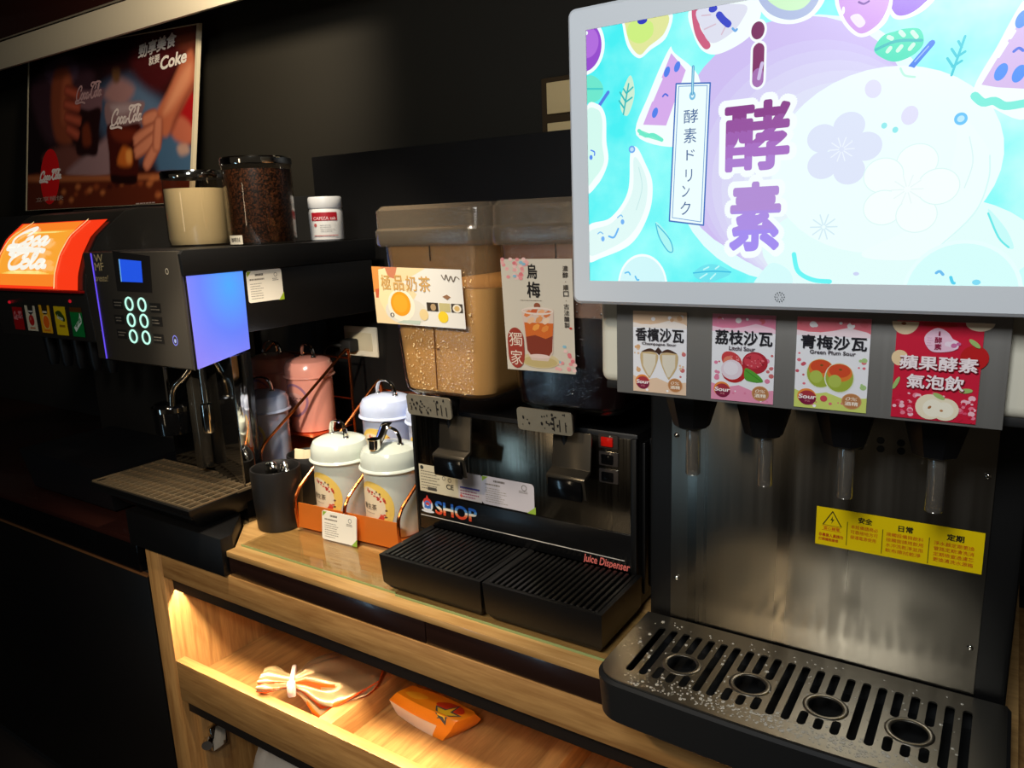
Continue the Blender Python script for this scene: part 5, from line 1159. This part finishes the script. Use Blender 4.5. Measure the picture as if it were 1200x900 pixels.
# drip tray: black pan and slotted steel plate with four glass rings
def platec(pts, spl_pts, name, z, th, m, par):
    cu = bpy.data.curves.new('pl', 'CURVE'); cu.dimensions = '2D'; cu.fill_mode = 'BOTH'; cu.extrude = th / 2
    for P in [pts] + spl_pts:
        s = cu.splines.new('POLY'); s.points.add(len(P) - 1); s.use_cyclic_u = True
        for q, p in zip(s.points, P): q.co = (p[0], p[1], 0, 1)
    o = bpy.data.objects.new('pl', cu); C.objects.link(o); bpy.context.view_layer.update()
    me = bpy.data.meshes.new_from_object(o.evaluated_get(bpy.context.evaluated_depsgraph_get())); bpy.data.objects.remove(o); bpy.data.curves.remove(cu)
    loc = Vector((0, 0, 0)); p = par
    while p is not None: loc += p.location; p = p.parent
    for v in me.vertices: v.co = Vector((v.co.x, v.co.y, v.co.z + z)) - loc
    me.materials.clear(); me.materials.append(m); me.name = name
    ob = bpy.data.objects.new(name, me); C.objects.link(ob); ob.parent = par; return ob
def outline(e, yb):
    xl, xr, yf = -0.396 + e, 0.040 - e, 0.738 + e; R = 0.036
    pts = [(xr, yb), (xl, yb)]
    for k in range(9):
        a = PI + (PI / 2 - 0.06) * k / 8; pts.append((xl + R + R * math.cos(a), yf + 0.004 + R + R * math.sin(a)))
    for k in range(1, 8): pts.append((xl + R + (xr - xl - 2 * R) * k / 8, yf + 0.004 - 0.006 * math.sin(PI * k / 8)))
    for k in range(9):
        a = 1.5 * PI + 0.06 + (PI / 2 - 0.06) * k / 8; pts.append((xr - R + R * math.cos(a), yf + 0.004 + R + R * math.sin(a)))
    return pts[::-1]
def slot(x, y0, y1, w_=0.0047, n=5):
    pts = []
    for k in range(n + 1): a = PI * k / n; pts.append((x + w_ * math.cos(a), y1 - w_ + w_ * math.sin(a)))
    for k in range(n + 1): a = PI + PI * k / n; pts.append((x + w_ * math.cos(a), y0 + w_ + w_ * math.sin(a)))
    return pts
holes = []; RC = [-0.3045, -0.2200, -0.1355, -0.0510]; YC = 0.817
for k in range(22):
    x = -0.3565 + 0.01695 * k; near = [c for c in RC if abs(x - c) < 0.0225]
    if near:
        dxx = max(abs(x - near[0]) - 0.003, 0); hh = math.sqrt(max(0.0236 ** 2 - dxx ** 2, 0))
        if YC + hh + 0.012 < 0.887: holes.append(slot(x, YC + hh, 0.887))
        if 0.772 < YC - hh - 0.010: holes.append(slot(x, 0.772, YC - hh))
    else: holes.append(slot(x, 0.772, 0.887))
for c in RC: holes.append([(c + 0.0186 * math.cos(2 * PI * j / 32), YC + 0.0186 * math.sin(2 * PI * j / 32)) for j in range(32)])
b = MB(); o1 = outline(0.003, 0.918); o2 = outline(0.0, 0.918); o0 = outline(0.010, 0.918)
b.loft([[(x, y, 0.0065) for x, y in o0], [(x, y, 0.013) for x, y in o1], [(x, y, 0.064) for x, y in o2], [(x, y, 0.0675) for x, y in o1], [(x, y, 0.0675) for x, y in o0], [(x, y, 0.030) for x, y in outline(0.014, 0.915)]])
pan = b.build('drip_pan', mat('pan_black', (8, 8, 8), 0.7), t)
for x in (-0.30, -0.05):
    MB().lathe([(0.014, 0.0003), (0.012, 0.0068)], (x, 0.885, 0), 12).build('foot', BLKM, t); MB().lathe([(0.014, 0.0003), (0.012, 0.0092)], (x, 1.33, 0), 12).build('foot', BLKM, t)
pl = platec(outline(0.004, 0.917), holes, 'drip_plate', 0.0690, 0.002, STEELP, t); lab(pl, 'slotted steel drip plate with four cup rings')
for c in RC:
    b = MB(); b.tube([(c + 0.0212 * math.cos(2 * PI * j / 40), YC + 0.0212 * math.sin(2 * PI * j / 40), 0.0701) for j in range(40)], 0.0032, 8, closed=True, flat=0.4); b.build('cup_ring', STEELP, pl)
# water drops on the plate
bb = bmesh.new(); r = random.Random(9)
def solid(x, y):
    for h in holes:
        xs = [p[0] for p in h]; ys = [p[1] for p in h]
        if min(xs) - 0.001 < x < max(xs) + 0.001 and min(ys) - 0.001 < y < max(ys) + 0.001: return False
    return True
n = 0
while n < 640:
    if r.random() < 0.6: x, y = r.gauss(-0.15, 0.11), r.gauss(0.760, 0.012)
    else: x, y = r.uniform(-0.385, 0.03), r.uniform(0.748, 0.905)
    if not (-0.36 < x < 0.0 and 0.748 < y < 0.905 or (-0.385 < x < -0.36 and 0.785 < y < 0.9)): continue
    if not solid(x, y): continue
    s = r.uniform(0.0006, 0.0018) * (1 if r.random() < 0.85 else 1.6); n += 1
    V = [bb.verts.new((x + v.x * s, y + v.y * s, 0.0701 + max(v.z, -0.1) * s * 0.55)) for v in TV]
    for fc in TF: bb.faces.new([V[i] for i in fc])
b = MB(); b._add(bb, 0); stuff(b.build('water_drops', mat('water_drop', (196, 190, 176), 0.06, coat=1.0), pl))  # pale opaque colour stands in for the glints of clear drops

# ------------------------------------------------------------------ advertising screen on the tower
t = thing('advertising_screen', 'white-framed advertising screen with fruit artwork above the drink tower', 'screen', (-0.178, 0.74, 0.528))
SX0, SX1, SZ0, SZ1 = -0.3955, 0.0425, 0.5285, 0.8215
IX0, IX1, IZ0, IZ1 = -0.3748, 0.0215, 0.5530, 0.7995
b = MB()
def frame_ring(e, y, r): return [(x, y, z) for x, z in rrect(SX0 + e, SX1 - e, SZ0 + e, SZ1 - e, r, 6)]
def inner_ring(y): 
    q = []
    for x, z in rrect(IX0, IX1, IZ0, IZ1, 0.0008, 6): q.append((x, y, z))
    return q
b.loft([inner_ring(0.7225), inner_ring(0.7203), frame_ring(0.003, 0.7200, 0.006), frame_ring(0.0, 0.7230, 0.008), frame_ring(0.0, 0.752, 0.008), frame_ring(0.004, 0.7545, 0.006)], cap0=False); b.build('bezel', WHITEP, t)
d = Dec(front(0.7198)); cx, cz = -0.1785, 0.5405
for k in range(12): d.ell(cx + 0.0042 * math.cos(PI * k / 6), cz + 0.0042 * math.sin(PI * k / 6), 0.0006, 0.0006, (70, 76, 80), n=6)
for k in range(6): d.ell(cx + 0.0022 * math.cos(PI * k / 3), cz + 0.0022 * math.sin(PI * k / 3), 0.0005, 0.0005, (70, 76, 80), n=6)
d.build('speaker_dots', t)
MB().box(-0.30, -0.06, 0.7546, 0.7698, 0.56, 0.78, 0.002).build('mount', DKGREY, t)
# lit artwork: watercolour cyan ground
m = bpy.data.materials.new('screen_watercolour'); m.use_nodes = True; nt = m.node_tree; bs = nt.nodes['Principled BSDF']; bs.inputs['Base Color'].default_value = (0.01, 0.01, 0.01, 1); bs.inputs['Roughness'].default_value = 0.2
tc = nt.nodes.new('ShaderNodeTexCoord'); nz = nt.nodes.new('ShaderNodeTexNoise'); nz.inputs['Scale'].default_value = 16; nz.inputs['Detail'].default_value = 4
sx = nt.nodes.new('ShaderNodeSeparateXYZ'); ad = nt.nodes.new('ShaderNodeMath'); ad.operation = 'MULTIPLY_ADD'; ad.inputs[1].default_value = 0.55
m2 = nt.nodes.new('ShaderNodeMath'); m2.operation = 'MULTIPLY_ADD'; m2.inputs[1].default_value = 1.3; m2.inputs[2].default_value = -0.52
cr = nt.nodes.new('ShaderNodeValToRGB'); cr.color_ramp.elements[0].position = 0.05; cr.color_ramp.elements[0].color = lin((70, 240, 244)); cr.color_ramp.elements[1].position = 0.80; cr.color_ramp.elements[1].color = lin((206, 255, 252))
e = cr.color_ramp.elements.new(0.38); e.color = lin((140, 252, 250))
nt.links.new(tc.outputs['Object'], nz.inputs['Vector']); nt.links.new(tc.outputs['Generated'], sx.inputs[0]); nt.links.new(sx.outputs['X'], ad.inputs[0])
nt.links.new(nz.outputs[0], m2.inputs[0]); nt.links.new(m2.outputs[0], ad.inputs[2]); nt.links.new(ad.outputs[0], cr.inputs[0])
nt.links.new(cr.outputs[0], bs.inputs['Emission Color']); bs.inputs['Emission Strength'].default_value = 1.0
WH, PALE = (244, 255, 254), (222, 252, 250)
def clipx(P):
    """keep a shape inside the lit area"""
    def cut(P, f, g):
        out = []
        for i in range(len(P)):
            a, c = P[i - 1], P[i]; fa, fc = f(a), f(c)
            if (fa >= 0) != (fc >= 0): s = fa / (fa - fc); out.append((a[0] + (c[0] - a[0]) * s, a[1] + (c[1] - a[1]) * s))
            if fc >= 0: out.append(c)
        return out
    for f in (lambda p: p[0] - IX0, lambda p: IX1 - p[0], lambda p: p[1] - IZ0, lambda p: IZ1 - p[1]):
        P = cut(P, f, None)
        if len(P) < 3: return None
    return P
d = Dec(front(0.7214), 'glow', 1.0, lift0=0.0, step=0.000003)
d.mesh([(IX0, IZ0), (IX1, IZ0), (IX1, IZ1), (IX0, IZ1)], [(0, 1, 2, 3)], m)
def poly(P, c):
    P = clipx(P)
    if P: d.poly(P, c)
def epts(cx, cz, rx, rz, rot=0, n=40): 
    c, s = math.cos(math.radians(rot)), math.sin(math.radians(rot))
    return [(cx + rx * math.cos(2 * PI * k / n) * c - rz * math.sin(2 * PI * k / n) * s, cz + rx * math.cos(2 * PI * k / n) * s + rz * math.sin(2 * PI * k / n) * c) for k in range(n)]
def el(cx, cz, rx, rz, c, rot=0): poly(epts(cx, cz, rx, rz, rot), c)
def sp(pts, c, n=6): poly(smooth(pts, n, True), c)
U = 0.00075   # about one photo pixel on the screen
# big pale circle in the middle, lilac at its upper left
c0 = (-0.1727,0.6670)
el(c0[0], c0[1], 0.1115, 0.1125, (226, 252, 253))
for k in range(9):
    f = k / 9; el(c0[0] - 0.0085 * (1 - f), c0[1] + 0.010 * (1 - f) , 0.103 - 0.0012 * k, 0.103 - 0.0012 * k, (206 + int(28 * f), 190 + int(58 * f), 242 + int(8 * f))) if k == 0 else el(c0[0] + 0.007 * k, c0[1] - 0.0065 * k, 0.101 - 0.0025 * k, 0.101 - 0.0025 * k, (206 + int(30 * f), 192 + int(60 * f), 243 + int(10 * f)))
el(*(-0.0913,0.5845), 0.105, 0.045, (228, 254, 252)); el(*(-0.1021,0.6548), 0.088, 0.075, (238, 255, 254))
# fruit
el(*(-0.3772,0.7843), 0.0225, 0.0265, WH); el(*(-0.3772,0.7843), 0.0190, 0.0230, (150, 78, 206)); el(*(-0.3734,0.7877), 0.012, 0.014, (178, 110, 222)); el(*(-0.3746,0.7969), 0.0016, 0.0018, WH)
sp([(-0.3354,0.7974), (-0.3302,0.7775), (-0.3187,0.7659), (-0.3064,0.7718), (-0.2903,0.7814), (-0.2879,0.8046), (-0.3345,0.8086)], WH); sp([(-0.3327,0.7970), (-0.3275,0.7794), (-0.3178,0.7689), (-0.3082,0.7751), (-0.2928,0.7848), (-0.2912,0.8015), (-0.3318,0.8059)], (226, 232, 156)); sp([(-0.3310,0.7906), (-0.3257,0.7822), (-0.3151,0.7791), (-0.3047,0.7851), (-0.3065,0.7966), (-0.3256,0.7996)], (206, 240, 130)); el(*(-0.3151,0.7987), 0.005, 0.003, (50, 60, 190))
sp([(-0.2682,0.8013), (-0.2647,0.7790), (-0.2548,0.7630), (-0.2381,0.7592), (-0.2116,0.7710), (-0.2050,0.7941), (-0.2353,0.8084)], WH); sp([(-0.2666,0.7996), (-0.2630,0.7788), (-0.2540,0.7651), (-0.2485,0.7679), (-0.2583,0.7838), (-0.2610,0.8015)], (206, 96, 130)); sp([(-0.2602,0.7999), (-0.2567,0.7821), (-0.2477,0.7692), (-0.2329,0.7728), (-0.2210,0.7829), (-0.2184,0.7964)], (222, 224, 240)); d.stroke([(-0.2411,0.7918), (-0.2371,0.7869), (-0.2324,0.7826)], 0.006, (56, 70, 200)); el(*(-0.2467,0.7977), 0.004, 0.003, (56, 70, 200)); d.stroke([(-0.2285,0.7785), (-0.2261,0.7760), (-0.2246,0.7772)], 0.002, (110, 170, 230), 4)
for a, c in (((-0.2569,0.7937), (-0.2489,0.7931)), ((-0.2543,0.7818), (-0.2441,0.7845)), ((-0.2384,0.7750), (-0.2354,0.7803))): d.stroke([a, c], 0.0012, (214, 190, 206))
sp([(-0.2095,0.7983), (-0.1973,0.7812), (-0.1791,0.7742), (-0.1618,0.7768), (-0.1515,0.7883), (-0.1545,0.7954), (-0.2053,0.8044)], WH); sp([(-0.2066,0.7992), (-0.1959,0.7851), (-0.1785,0.7775), (-0.1633,0.7804), (-0.1557,0.7916), (-0.1627,0.7981), (-0.2017,0.8051)], (176, 190, 226)); sp([(-0.1993,0.7993), (-0.1903,0.7896), (-0.1788,0.7849), (-0.1677,0.7858), (-0.1626,0.7942), (-0.1837,0.8019)], (206, 246, 200))
sp([(-0.1036,0.7850), (-0.1001,0.7680), (-0.0900,0.7639), (-0.0754,0.7689), (-0.0697,0.7803)], WH); sp([(-0.1018,0.7847), (-0.0977,0.7695), (-0.0890,0.7668), (-0.0786,0.7720), (-0.0733,0.7809)], (146, 92, 222))
sp([(-0.1410,0.7917), (-0.1387,0.7730), (-0.1275,0.7582), (-0.1170,0.7553), (-0.1036,0.7635), (-0.0996,0.7793), (-0.1038,0.7876)], WH); sp([(-0.1384,0.7912), (-0.1362,0.7739), (-0.1263,0.7606), (-0.1184,0.7581), (-0.1074,0.7654), (-0.1021,0.7797), (-0.1063,0.7880)], (206, 152, 232)); sp([(-0.1308,0.7717), (-0.1238,0.7628), (-0.1189,0.7659), (-0.1244,0.7733)], (236, 226, 250)); d.stroke([(-0.1249,0.7824), (-0.1210,0.7804), (-0.1172,0.7817)], 0.0016, (110, 50, 160), 4); el(*(-0.1364,0.7779), 0.0012, 0.003, WH)
# watermelon slices
for P_, rind in (([(-0.2860,0.7674), (-0.3170,0.7018), (-0.2871,0.6928), (-0.2640,0.7347)], None),):
    sp([(-0.2885,0.7693), (-0.2826,0.7655), (-0.2576,0.7376), (-0.2736,0.6978), (-0.2819,0.6815), (-0.3215,0.6958), (-0.3081,0.7323)], WH)
    poly([(-0.2860,0.7659), (-0.3143,0.7047), (-0.2906,0.7017), (-0.2716,0.7491)], (214, 172, 236)); poly([(-0.3179,0.7003), (-0.2993,0.6923), (-0.2949,0.6872), (-0.3188,0.6956)], (130, 240, 206)); d.stroke([(-0.3188,0.6996), (-0.3116,0.6942), (-0.3037,0.6943), (-0.2949,0.6888)], 0.0035, (110, 236, 204), 4)
    for p in ((-0.2901,0.7500), (-0.2800,0.7532), (-0.3020,0.7145)): el(p[0], p[1], 0.0028, 0.0048, (84, 130, 236), -20)
    d.stroke([(-0.2942,0.7284), (-0.2917,0.7304), (-0.2891,0.7285)], 0.0016, (84, 110, 220), 4); d.stroke([(-0.3046,0.7257), (-0.2952,0.7445)], 0.0018, WH)
sp([(-0.0059,0.7660), (-0.0269,0.7308), (-0.0386,0.7027), (-0.0263,0.6907), (0.0016,0.6835)], WH); poly([(-0.0078,0.7588), (-0.0333,0.7077), (-0.0230,0.7046), (-0.0027,0.7010)], (216, 190, 238)); d.stroke([(-0.0372,0.7001), (-0.0311,0.6944), (-0.0239,0.6948), (-0.0163,0.6903), (-0.0044,0.6909)], 0.006, (130, 240, 224), 4)
for p in ((-0.0212,0.7154), (-0.0096,0.7127), (-0.0108,0.7511)): el(p[0], p[1], 0.0040, 0.0064, (84, 150, 250), -20)
d.stroke([(-0.0142,0.7290), (-0.0112,0.7310), (-0.0083,0.7288)], 0.002, (84, 120, 230), 4); d.stroke([(-0.0238,0.7267), (-0.0191,0.7357)], 0.0022, WH); d.stroke([(-0.0172,0.7390), (-0.0149,0.7434)], 0.0022, WH)
# leaves and sprigs
sp([(-0.3788,0.7525), (-0.3720,0.7573), (-0.3626,0.7529), (-0.3570,0.7442), (-0.3591,0.7349), (-0.3705,0.7305), (-0.3782,0.7354)], (110, 232, 206)); d.stroke([(-0.3780,0.7451), (-0.3580,0.7428)], 0.0018, (70, 206, 200)); d.stroke([(-0.3515,0.7388), (-0.3630,0.7256)], 0.0034, (84, 130, 230))
sp([(-0.1112,0.7440), (-0.1055,0.7535), (-0.0957,0.7559), (-0.0884,0.7567), (-0.0786,0.7545), (-0.0754,0.7440), (-0.0821,0.7361), (-0.0942,0.7326), (-0.1044,0.7366)], (76, 226, 190)); d.stroke([(-0.1099,0.7438), (-0.0952,0.7482), (-0.0768,0.7461)], 0.0022, (50, 190, 190), 4)
for a in ((1042, 43, 1045, 45), (1055, 38, 1059, 42), (1069, 38, 1074, 44), (1040, 60, 1043, 56), (1052, 60, 1056, 54), (1066, 57, 1070, 52)):
    pass
for a, c in (((-0.1010,0.7522), (-0.0984,0.7506)), ((-0.0925,0.7548), (-0.0899,0.7518)), ((-0.0839,0.7534), (-0.0806,0.7492)), ((-0.1010,0.7413), (-0.0992,0.7436)), ((-0.0935,0.7409), (-0.0912,0.7437)), ((-0.0849,0.7409), (-0.0826,0.7438))): d.stroke([a, c], 0.0032, (206, 252, 226))
d.stroke([(-0.0833,0.7266), (-0.0694,0.7431)], 0.0046, (70, 130, 236)); d.stroke([(-0.0806,0.7308), (-0.0717,0.7409)], 0.0010, (150, 190, 255))
sp([(-0.3276,0.7517), (-0.3232,0.7340), (-0.3305,0.7150), (-0.3378,0.7213), (-0.3368,0.7355)], (206, 240, 214))
for a, c in (((-0.3351,0.7163), (-0.3294,0.7441)), ((-0.3332,0.7288), (-0.3386,0.7373)), ((-0.3332,0.7272), (-0.3259,0.7311)), ((-0.3313,0.7349), (-0.3349,0.7400)), ((-0.3304,0.7364), (-0.3250,0.7404)), ((-0.3341,0.7218), (-0.3396,0.7295))): d.stroke([a, c], 0.0016, (60, 190, 190))
for a, c in (((-0.0541,0.7172), (-0.0470,0.7447)), ((-0.0540,0.7240), (-0.0579,0.7302)), ((-0.0540,0.7234), (-0.0479,0.7270)), ((-0.0516,0.7306), (-0.0555,0.7367)), ((-0.0510,0.7305), (-0.0461,0.7335)), ((-0.0487,0.7370), (-0.0513,0.7417))): d.stroke([a, c], 0.0018, (70, 206, 222))
sp([(-0.0210,0.6116), (-0.0187,0.6115), (-0.0073,0.5967), (-0.0016,0.5835), (-0.0061,0.5835), (-0.0138,0.5936)], (200, 252, 250)); d.stroke([(-0.0209,0.6103), (-0.0125,0.5916), (-0.0050,0.5835)], 0.0014, (110, 234, 234), 5)
sp([(-0.3008,0.6118), (-0.2900,0.6016), (-0.2819,0.5866), (-0.2836,0.5808), (-0.2908,0.5851), (-0.2980,0.5985)], (170, 246, 244)); d.stroke([(-0.3008,0.6101), (-0.2971,0.5968), (-0.2881,0.5834), (-0.2828,0.5833), (-0.2864,0.5949), (-0.2989,0.6084)], 0.0012, (70, 190, 220), 4)
sp([(-0.2616,0.5602), (-0.2532,0.5684), (-0.2398,0.5701), (-0.2248,0.5629), (-0.2329,0.5571), (-0.2495,0.5529)], (110, 228, 240)); d.stroke([(-0.2616,0.5618), (-0.2430,0.5636), (-0.2248,0.5629)], 0.0012, (60, 190, 226), 4)
for a, c in (((-0.2547,0.5569), (-0.2480,0.5611)), ((-0.2445,0.5562), (-0.2396,0.5611)), ((-0.2514,0.5652), (-0.2464,0.5676)), ((-0.2397,0.5660), (-0.2364,0.5684))): d.stroke([a, c], 0.0014, (190, 250, 250))
# pears, bananas, round fruit with closed-eye smiles
sp([(-0.3765,0.7237), (-0.3629,0.7288), (-0.3546,0.7166), (-0.3539,0.6929), (-0.3523,0.6722), (-0.3641,0.6512), (-0.3799,0.6469)], WH); sp([(-0.3765,0.7196), (-0.3640,0.7241), (-0.3584,0.7138), (-0.3587,0.6909), (-0.3570,0.6725), (-0.3669,0.6581), (-0.3788,0.6537)], (212, 250, 240))
el(*(-0.3714,0.6782), 0.0018, 0.0024, (84, 140, 240)); d.stroke([(-0.3713,0.6852), (-0.3675,0.6833), (-0.3675,0.6800)], 0.0014, (84, 140, 240), 4)
sp([(-0.3279,0.6786), (-0.3215,0.6846), (-0.3125,0.6695), (-0.3044,0.6487), (-0.3080,0.6203), (-0.3265,0.5914), (-0.3602,0.5770), (-0.3772,0.5744), (-0.3766,0.6087), (-0.3500,0.6175), (-0.3309,0.6419)], WH, 8); sp([(-0.3243,0.6735), (-0.3170,0.6681), (-0.3098,0.6482), (-0.3134,0.6221), (-0.3302,0.5974), (-0.3611,0.5823), (-0.3751,0.5806), (-0.3747,0.6035), (-0.3472,0.6131), (-0.3263,0.6409)], (222, 248, 246), 8); d.stroke([(-0.3189,0.6650), (-0.3153,0.6453), (-0.3217,0.6241)], 0.0008, (196, 232, 232), 5)
el(*(-0.3261,0.6826), 0.0034, 0.0036, (110, 170, 240), 40); el(*(-0.3261,0.6826), 0.0020, 0.0020, (190, 226, 250), 40)
for p in ((-0.3590,0.5962), (-0.3367,0.6128)): el(p[0], p[1], 0.0020, 0.0026, (110, 176, 244))
d.stroke([(-0.3521,0.5987), (-0.3463,0.5977), (-0.3415,0.6061)], 0.0020, (100, 180, 244), 5); d.stroke([(-0.3648,0.6015), (-0.3618,0.6032), (-0.3589,0.6014)], 0.0012, (120, 190, 240), 4); d.stroke([(-0.3423,0.6172), (-0.3385,0.6196), (-0.3367,0.6179)], 0.0012, (120, 190, 240), 4)
el(*(-0.3153,0.5485), 0.027, 0.032, WH); el(*(-0.3153,0.5485), 0.025, 0.0295, (206, 246, 250)); d.stroke([(-0.3342,0.5613), (-0.3304,0.5622), (-0.3285,0.5596)], 0.0016, (90, 190, 240), 4); d.stroke([(-0.3228,0.5579), (-0.3209,0.5545), (-0.3191,0.5545)], 0.0018, (90, 190, 240), 4)
sp([(-0.1057,0.7158), (-0.0877,0.7279), (-0.0738,0.7196), (-0.0703,0.7051), (-0.0722,0.6793), (-0.0837,0.6670), (-0.1102,0.6828)], (238, 255, 252)); d.stroke([(-0.0907,0.7270), (-0.0873,0.7213), (-0.0798,0.7191)], 0.0016, (190, 244, 226), 4)
for p in ((-0.1000,0.6838), (-0.0915,0.6797)): el(p[0], p[1], 0.0022, 0.0024, (150, 236, 240))
sp([(-0.0472,0.6802), (-0.0416,0.6828), (-0.0333,0.6725), (-0.0235,0.6558), (-0.0230,0.6365), (-0.0313,0.6106), (-0.0590,0.5786), (-0.0906,0.5738), (-0.1110,0.5804), (-0.0671,0.6050), (-0.0511,0.6381), (-0.0472,0.6641)], (240, 255, 254), 8); d.stroke([(-0.0234,0.6545), (-0.0229,0.6352), (-0.0312,0.6093), (-0.0590,0.5786)], 0.0010, (214, 250, 248), 6); d.stroke([(-0.0383,0.6698), (-0.0344,0.6501), (-0.0387,0.6308)], 0.0008, (220, 246, 246), 5)
el(*(-0.0452,0.6838), 0.0046, 0.0048, (110, 200, 250), 30); el(*(-0.0452,0.6838), 0.0026, 0.0024, (190, 236, 252), 30)
el(*(-0.0352,0.5460), 0.043, 0.044, (232, 255, 254)); el(*(-0.0352,0.5460), 0.040, 0.041, (214, 254, 252)); d.stroke([(-0.0536,0.5632), (-0.0512,0.5646), (-0.0486,0.5619)], 0.0022, (110, 190, 240), 4); d.stroke([(-0.0429,0.5598), (-0.0414,0.5557), (-0.0401,0.5550)], 0.0024, (90, 210, 240), 4); el(*(-0.0246,0.5559), 0.003, 0.0022, (130, 220, 245))
sp([(-0.1976,0.5607), (-0.1863,0.5717), (-0.1709,0.5640), (-0.1703,0.5508), (-0.2012,0.5503)], (214, 252, 252)); d.stroke([(-0.1677,0.5793), (-0.1634,0.5640), (-0.1506,0.5565), (-0.1361,0.5551)], 0.0040, (110, 246, 246), 5); el(*(-0.1148,0.5621), 0.0024, 0.0016, (206, 214, 246))
# blossoms
for (cx, cz), R, c in (((-0.1320,0.6674), 0.0200, (222, 230, 250)), ((-0.0795,0.6316), 0.0235, (246, 255, 254))):
    for k in range(5):
        a = math.radians(75 + 72 * k)
        if R > 0.022: el(cx + R * 0.95 * math.cos(a), cz + R * 0.95 * math.sin(a), R * 0.66, R * 0.62, (222, 248, 246))
        el(cx + R * 0.95 * math.cos(a), cz + R * 0.95 * math.sin(a), R * 0.63, R * 0.585, c)
    el(cx, cz, R * 0.5, R * 0.5, c)
    for k in range(10):
        a = math.radians(36 * k); d.stroke([(cx + R * 0.12 * math.cos(a), cz + R * 0.12 * math.sin(a)), (cx + R * 0.5 * math.cos(a), cz + R * 0.5 * math.sin(a))], 0.0009, (238, 246, 254) if R < 0.022 else (234, 248, 248))
cx, cz = (-0.1434,0.6028)
for k in range(10):
    a = math.radians(36 * k); d.stroke([(cx + 0.002 * math.cos(a), cz + 0.002 * math.sin(a)), (cx + 0.011 * math.cos(a), cz + 0.011 * math.sin(a))], 0.0011, (212, 236, 246))
for p, a in (((-0.1101,0.7136), 20), ((-0.0815,0.6900), -10)): el(p[0], p[1], 0.0062, 0.0074, (226, 226, 250), a)
# hanging tag with vertical words
tg = [(-0.2807,0.7382), (-0.2479,0.7350), (-0.2521,0.6072), (-0.2865,0.6122)]
poly(tg, (238, 254, 254))
for a, c in zip(tg, tg[1:] + tg[:1]): d.stroke([a, c], 0.0014, (60, 110, 190))
ti = [(-0.2781,0.7356), (-0.2506,0.7331), (-0.2547,0.6104), (-0.2835,0.6153)]
for a, c in zip(ti, ti[1:] + ti[:1]): d.stroke([a, c], 0.0007, (90, 150, 210))
el(*(-0.2647,0.7258), 0.0030, 0.0038, (120, 190, 226)); el(*(-0.2647,0.7258), 0.0014, 0.0018, (226, 250, 254)); d.stroke([(-0.2643,0.7511), (-0.2648,0.7273)], 0.0026, (84, 160, 206)); d.stroke([(-0.2643,0.7511), (-0.2648,0.7273)], 0.0009, (170, 226, 240))
d.build('artwork', t, 'glowing picture of pastel fruit on cyan')
d = Dec(front(0.72045), 'glow', 1.0, lift0=0.0, step=0.000003)
for i, (ch, q) in enumerate((('酵', (801, 127, 818, 145)), ('素', (801, 149, 816, 168)), ('ド', (804, 175, 814, 188)), ('リ', (803, 198, 811, 213)), ('ン', (799, 217, 808, 231)), ('ク', (797, 236, 809, 252)))):
    P = (((-0.2728,0.7016), (-0.2588,0.7139)), ((-0.2726,0.6838), (-0.2602,0.6973)), ((-0.2698,0.6680), (-0.2616,0.6775)), ((-0.2704,0.6484), (-0.2638,0.6598)), ((-0.2737,0.6343), (-0.2662,0.6451)), ((-0.2752,0.6175), (-0.2651,0.6299)))[i]
    d.text(ch, P[0][0], P[0][1], P[1][0], P[1][1], (60, 96, 150), 0.0)
# big rounded characters with a white halo
def big(ch, a, c, bold, bands):
    e = 0.0022
    d.text(ch, a[0] - e, a[1] - e, c[0] + e, c[1] + e, (246, 255, 254), bold + 0.055); d.text(ch, a[0], a[1], c[0], c[1], None, bold, bands=bands)
p = (-0.2058,0.7732); el(p[0], p[1], 0.0078, 0.0094, (246, 255, 254)); el(p[0], p[1], 0.0058, 0.0073, (120, 36, 92))
p = (-0.2049,0.7447); q0 = (-0.2096,0.7260); q1 = (-0.1996,0.7629)
d.rr(q0[0] - 0.002, q0[1] - 0.002, q1[0] + 0.002, q1[1] + 0.002, 0.0074, (246, 255, 254)); d.rr(q0[0], q0[1], q1[0], q1[1], 0.0056, (128, 44, 100)); d.rr(q0[0], q0[1], q1[0], q0[1] + 0.016, 0.0055, (164, 110, 176)); d.stroke([(-0.2038,0.7332), (-0.2025,0.7401), (-0.2012,0.7456)], 0.003, (206, 190, 230), 4)
big('酵', (-0.2318,0.6562), (-0.1767,0.7130), 0.030, [(0.2, (172, 126, 208)), (0.4, (168, 112, 196)), (0.6, (160, 98, 180)), (0.8, (150, 82, 160)), (1.0, (138, 64, 140))])
big('素', (-0.2253,0.5844), (-0.1821,0.6427), 0.036, [(0.3, (164, 142, 240)), (0.6, (172, 142, 228)), (1.0, (178, 142, 214))])
d.build('lettering', t, 'purple characters on the screen')
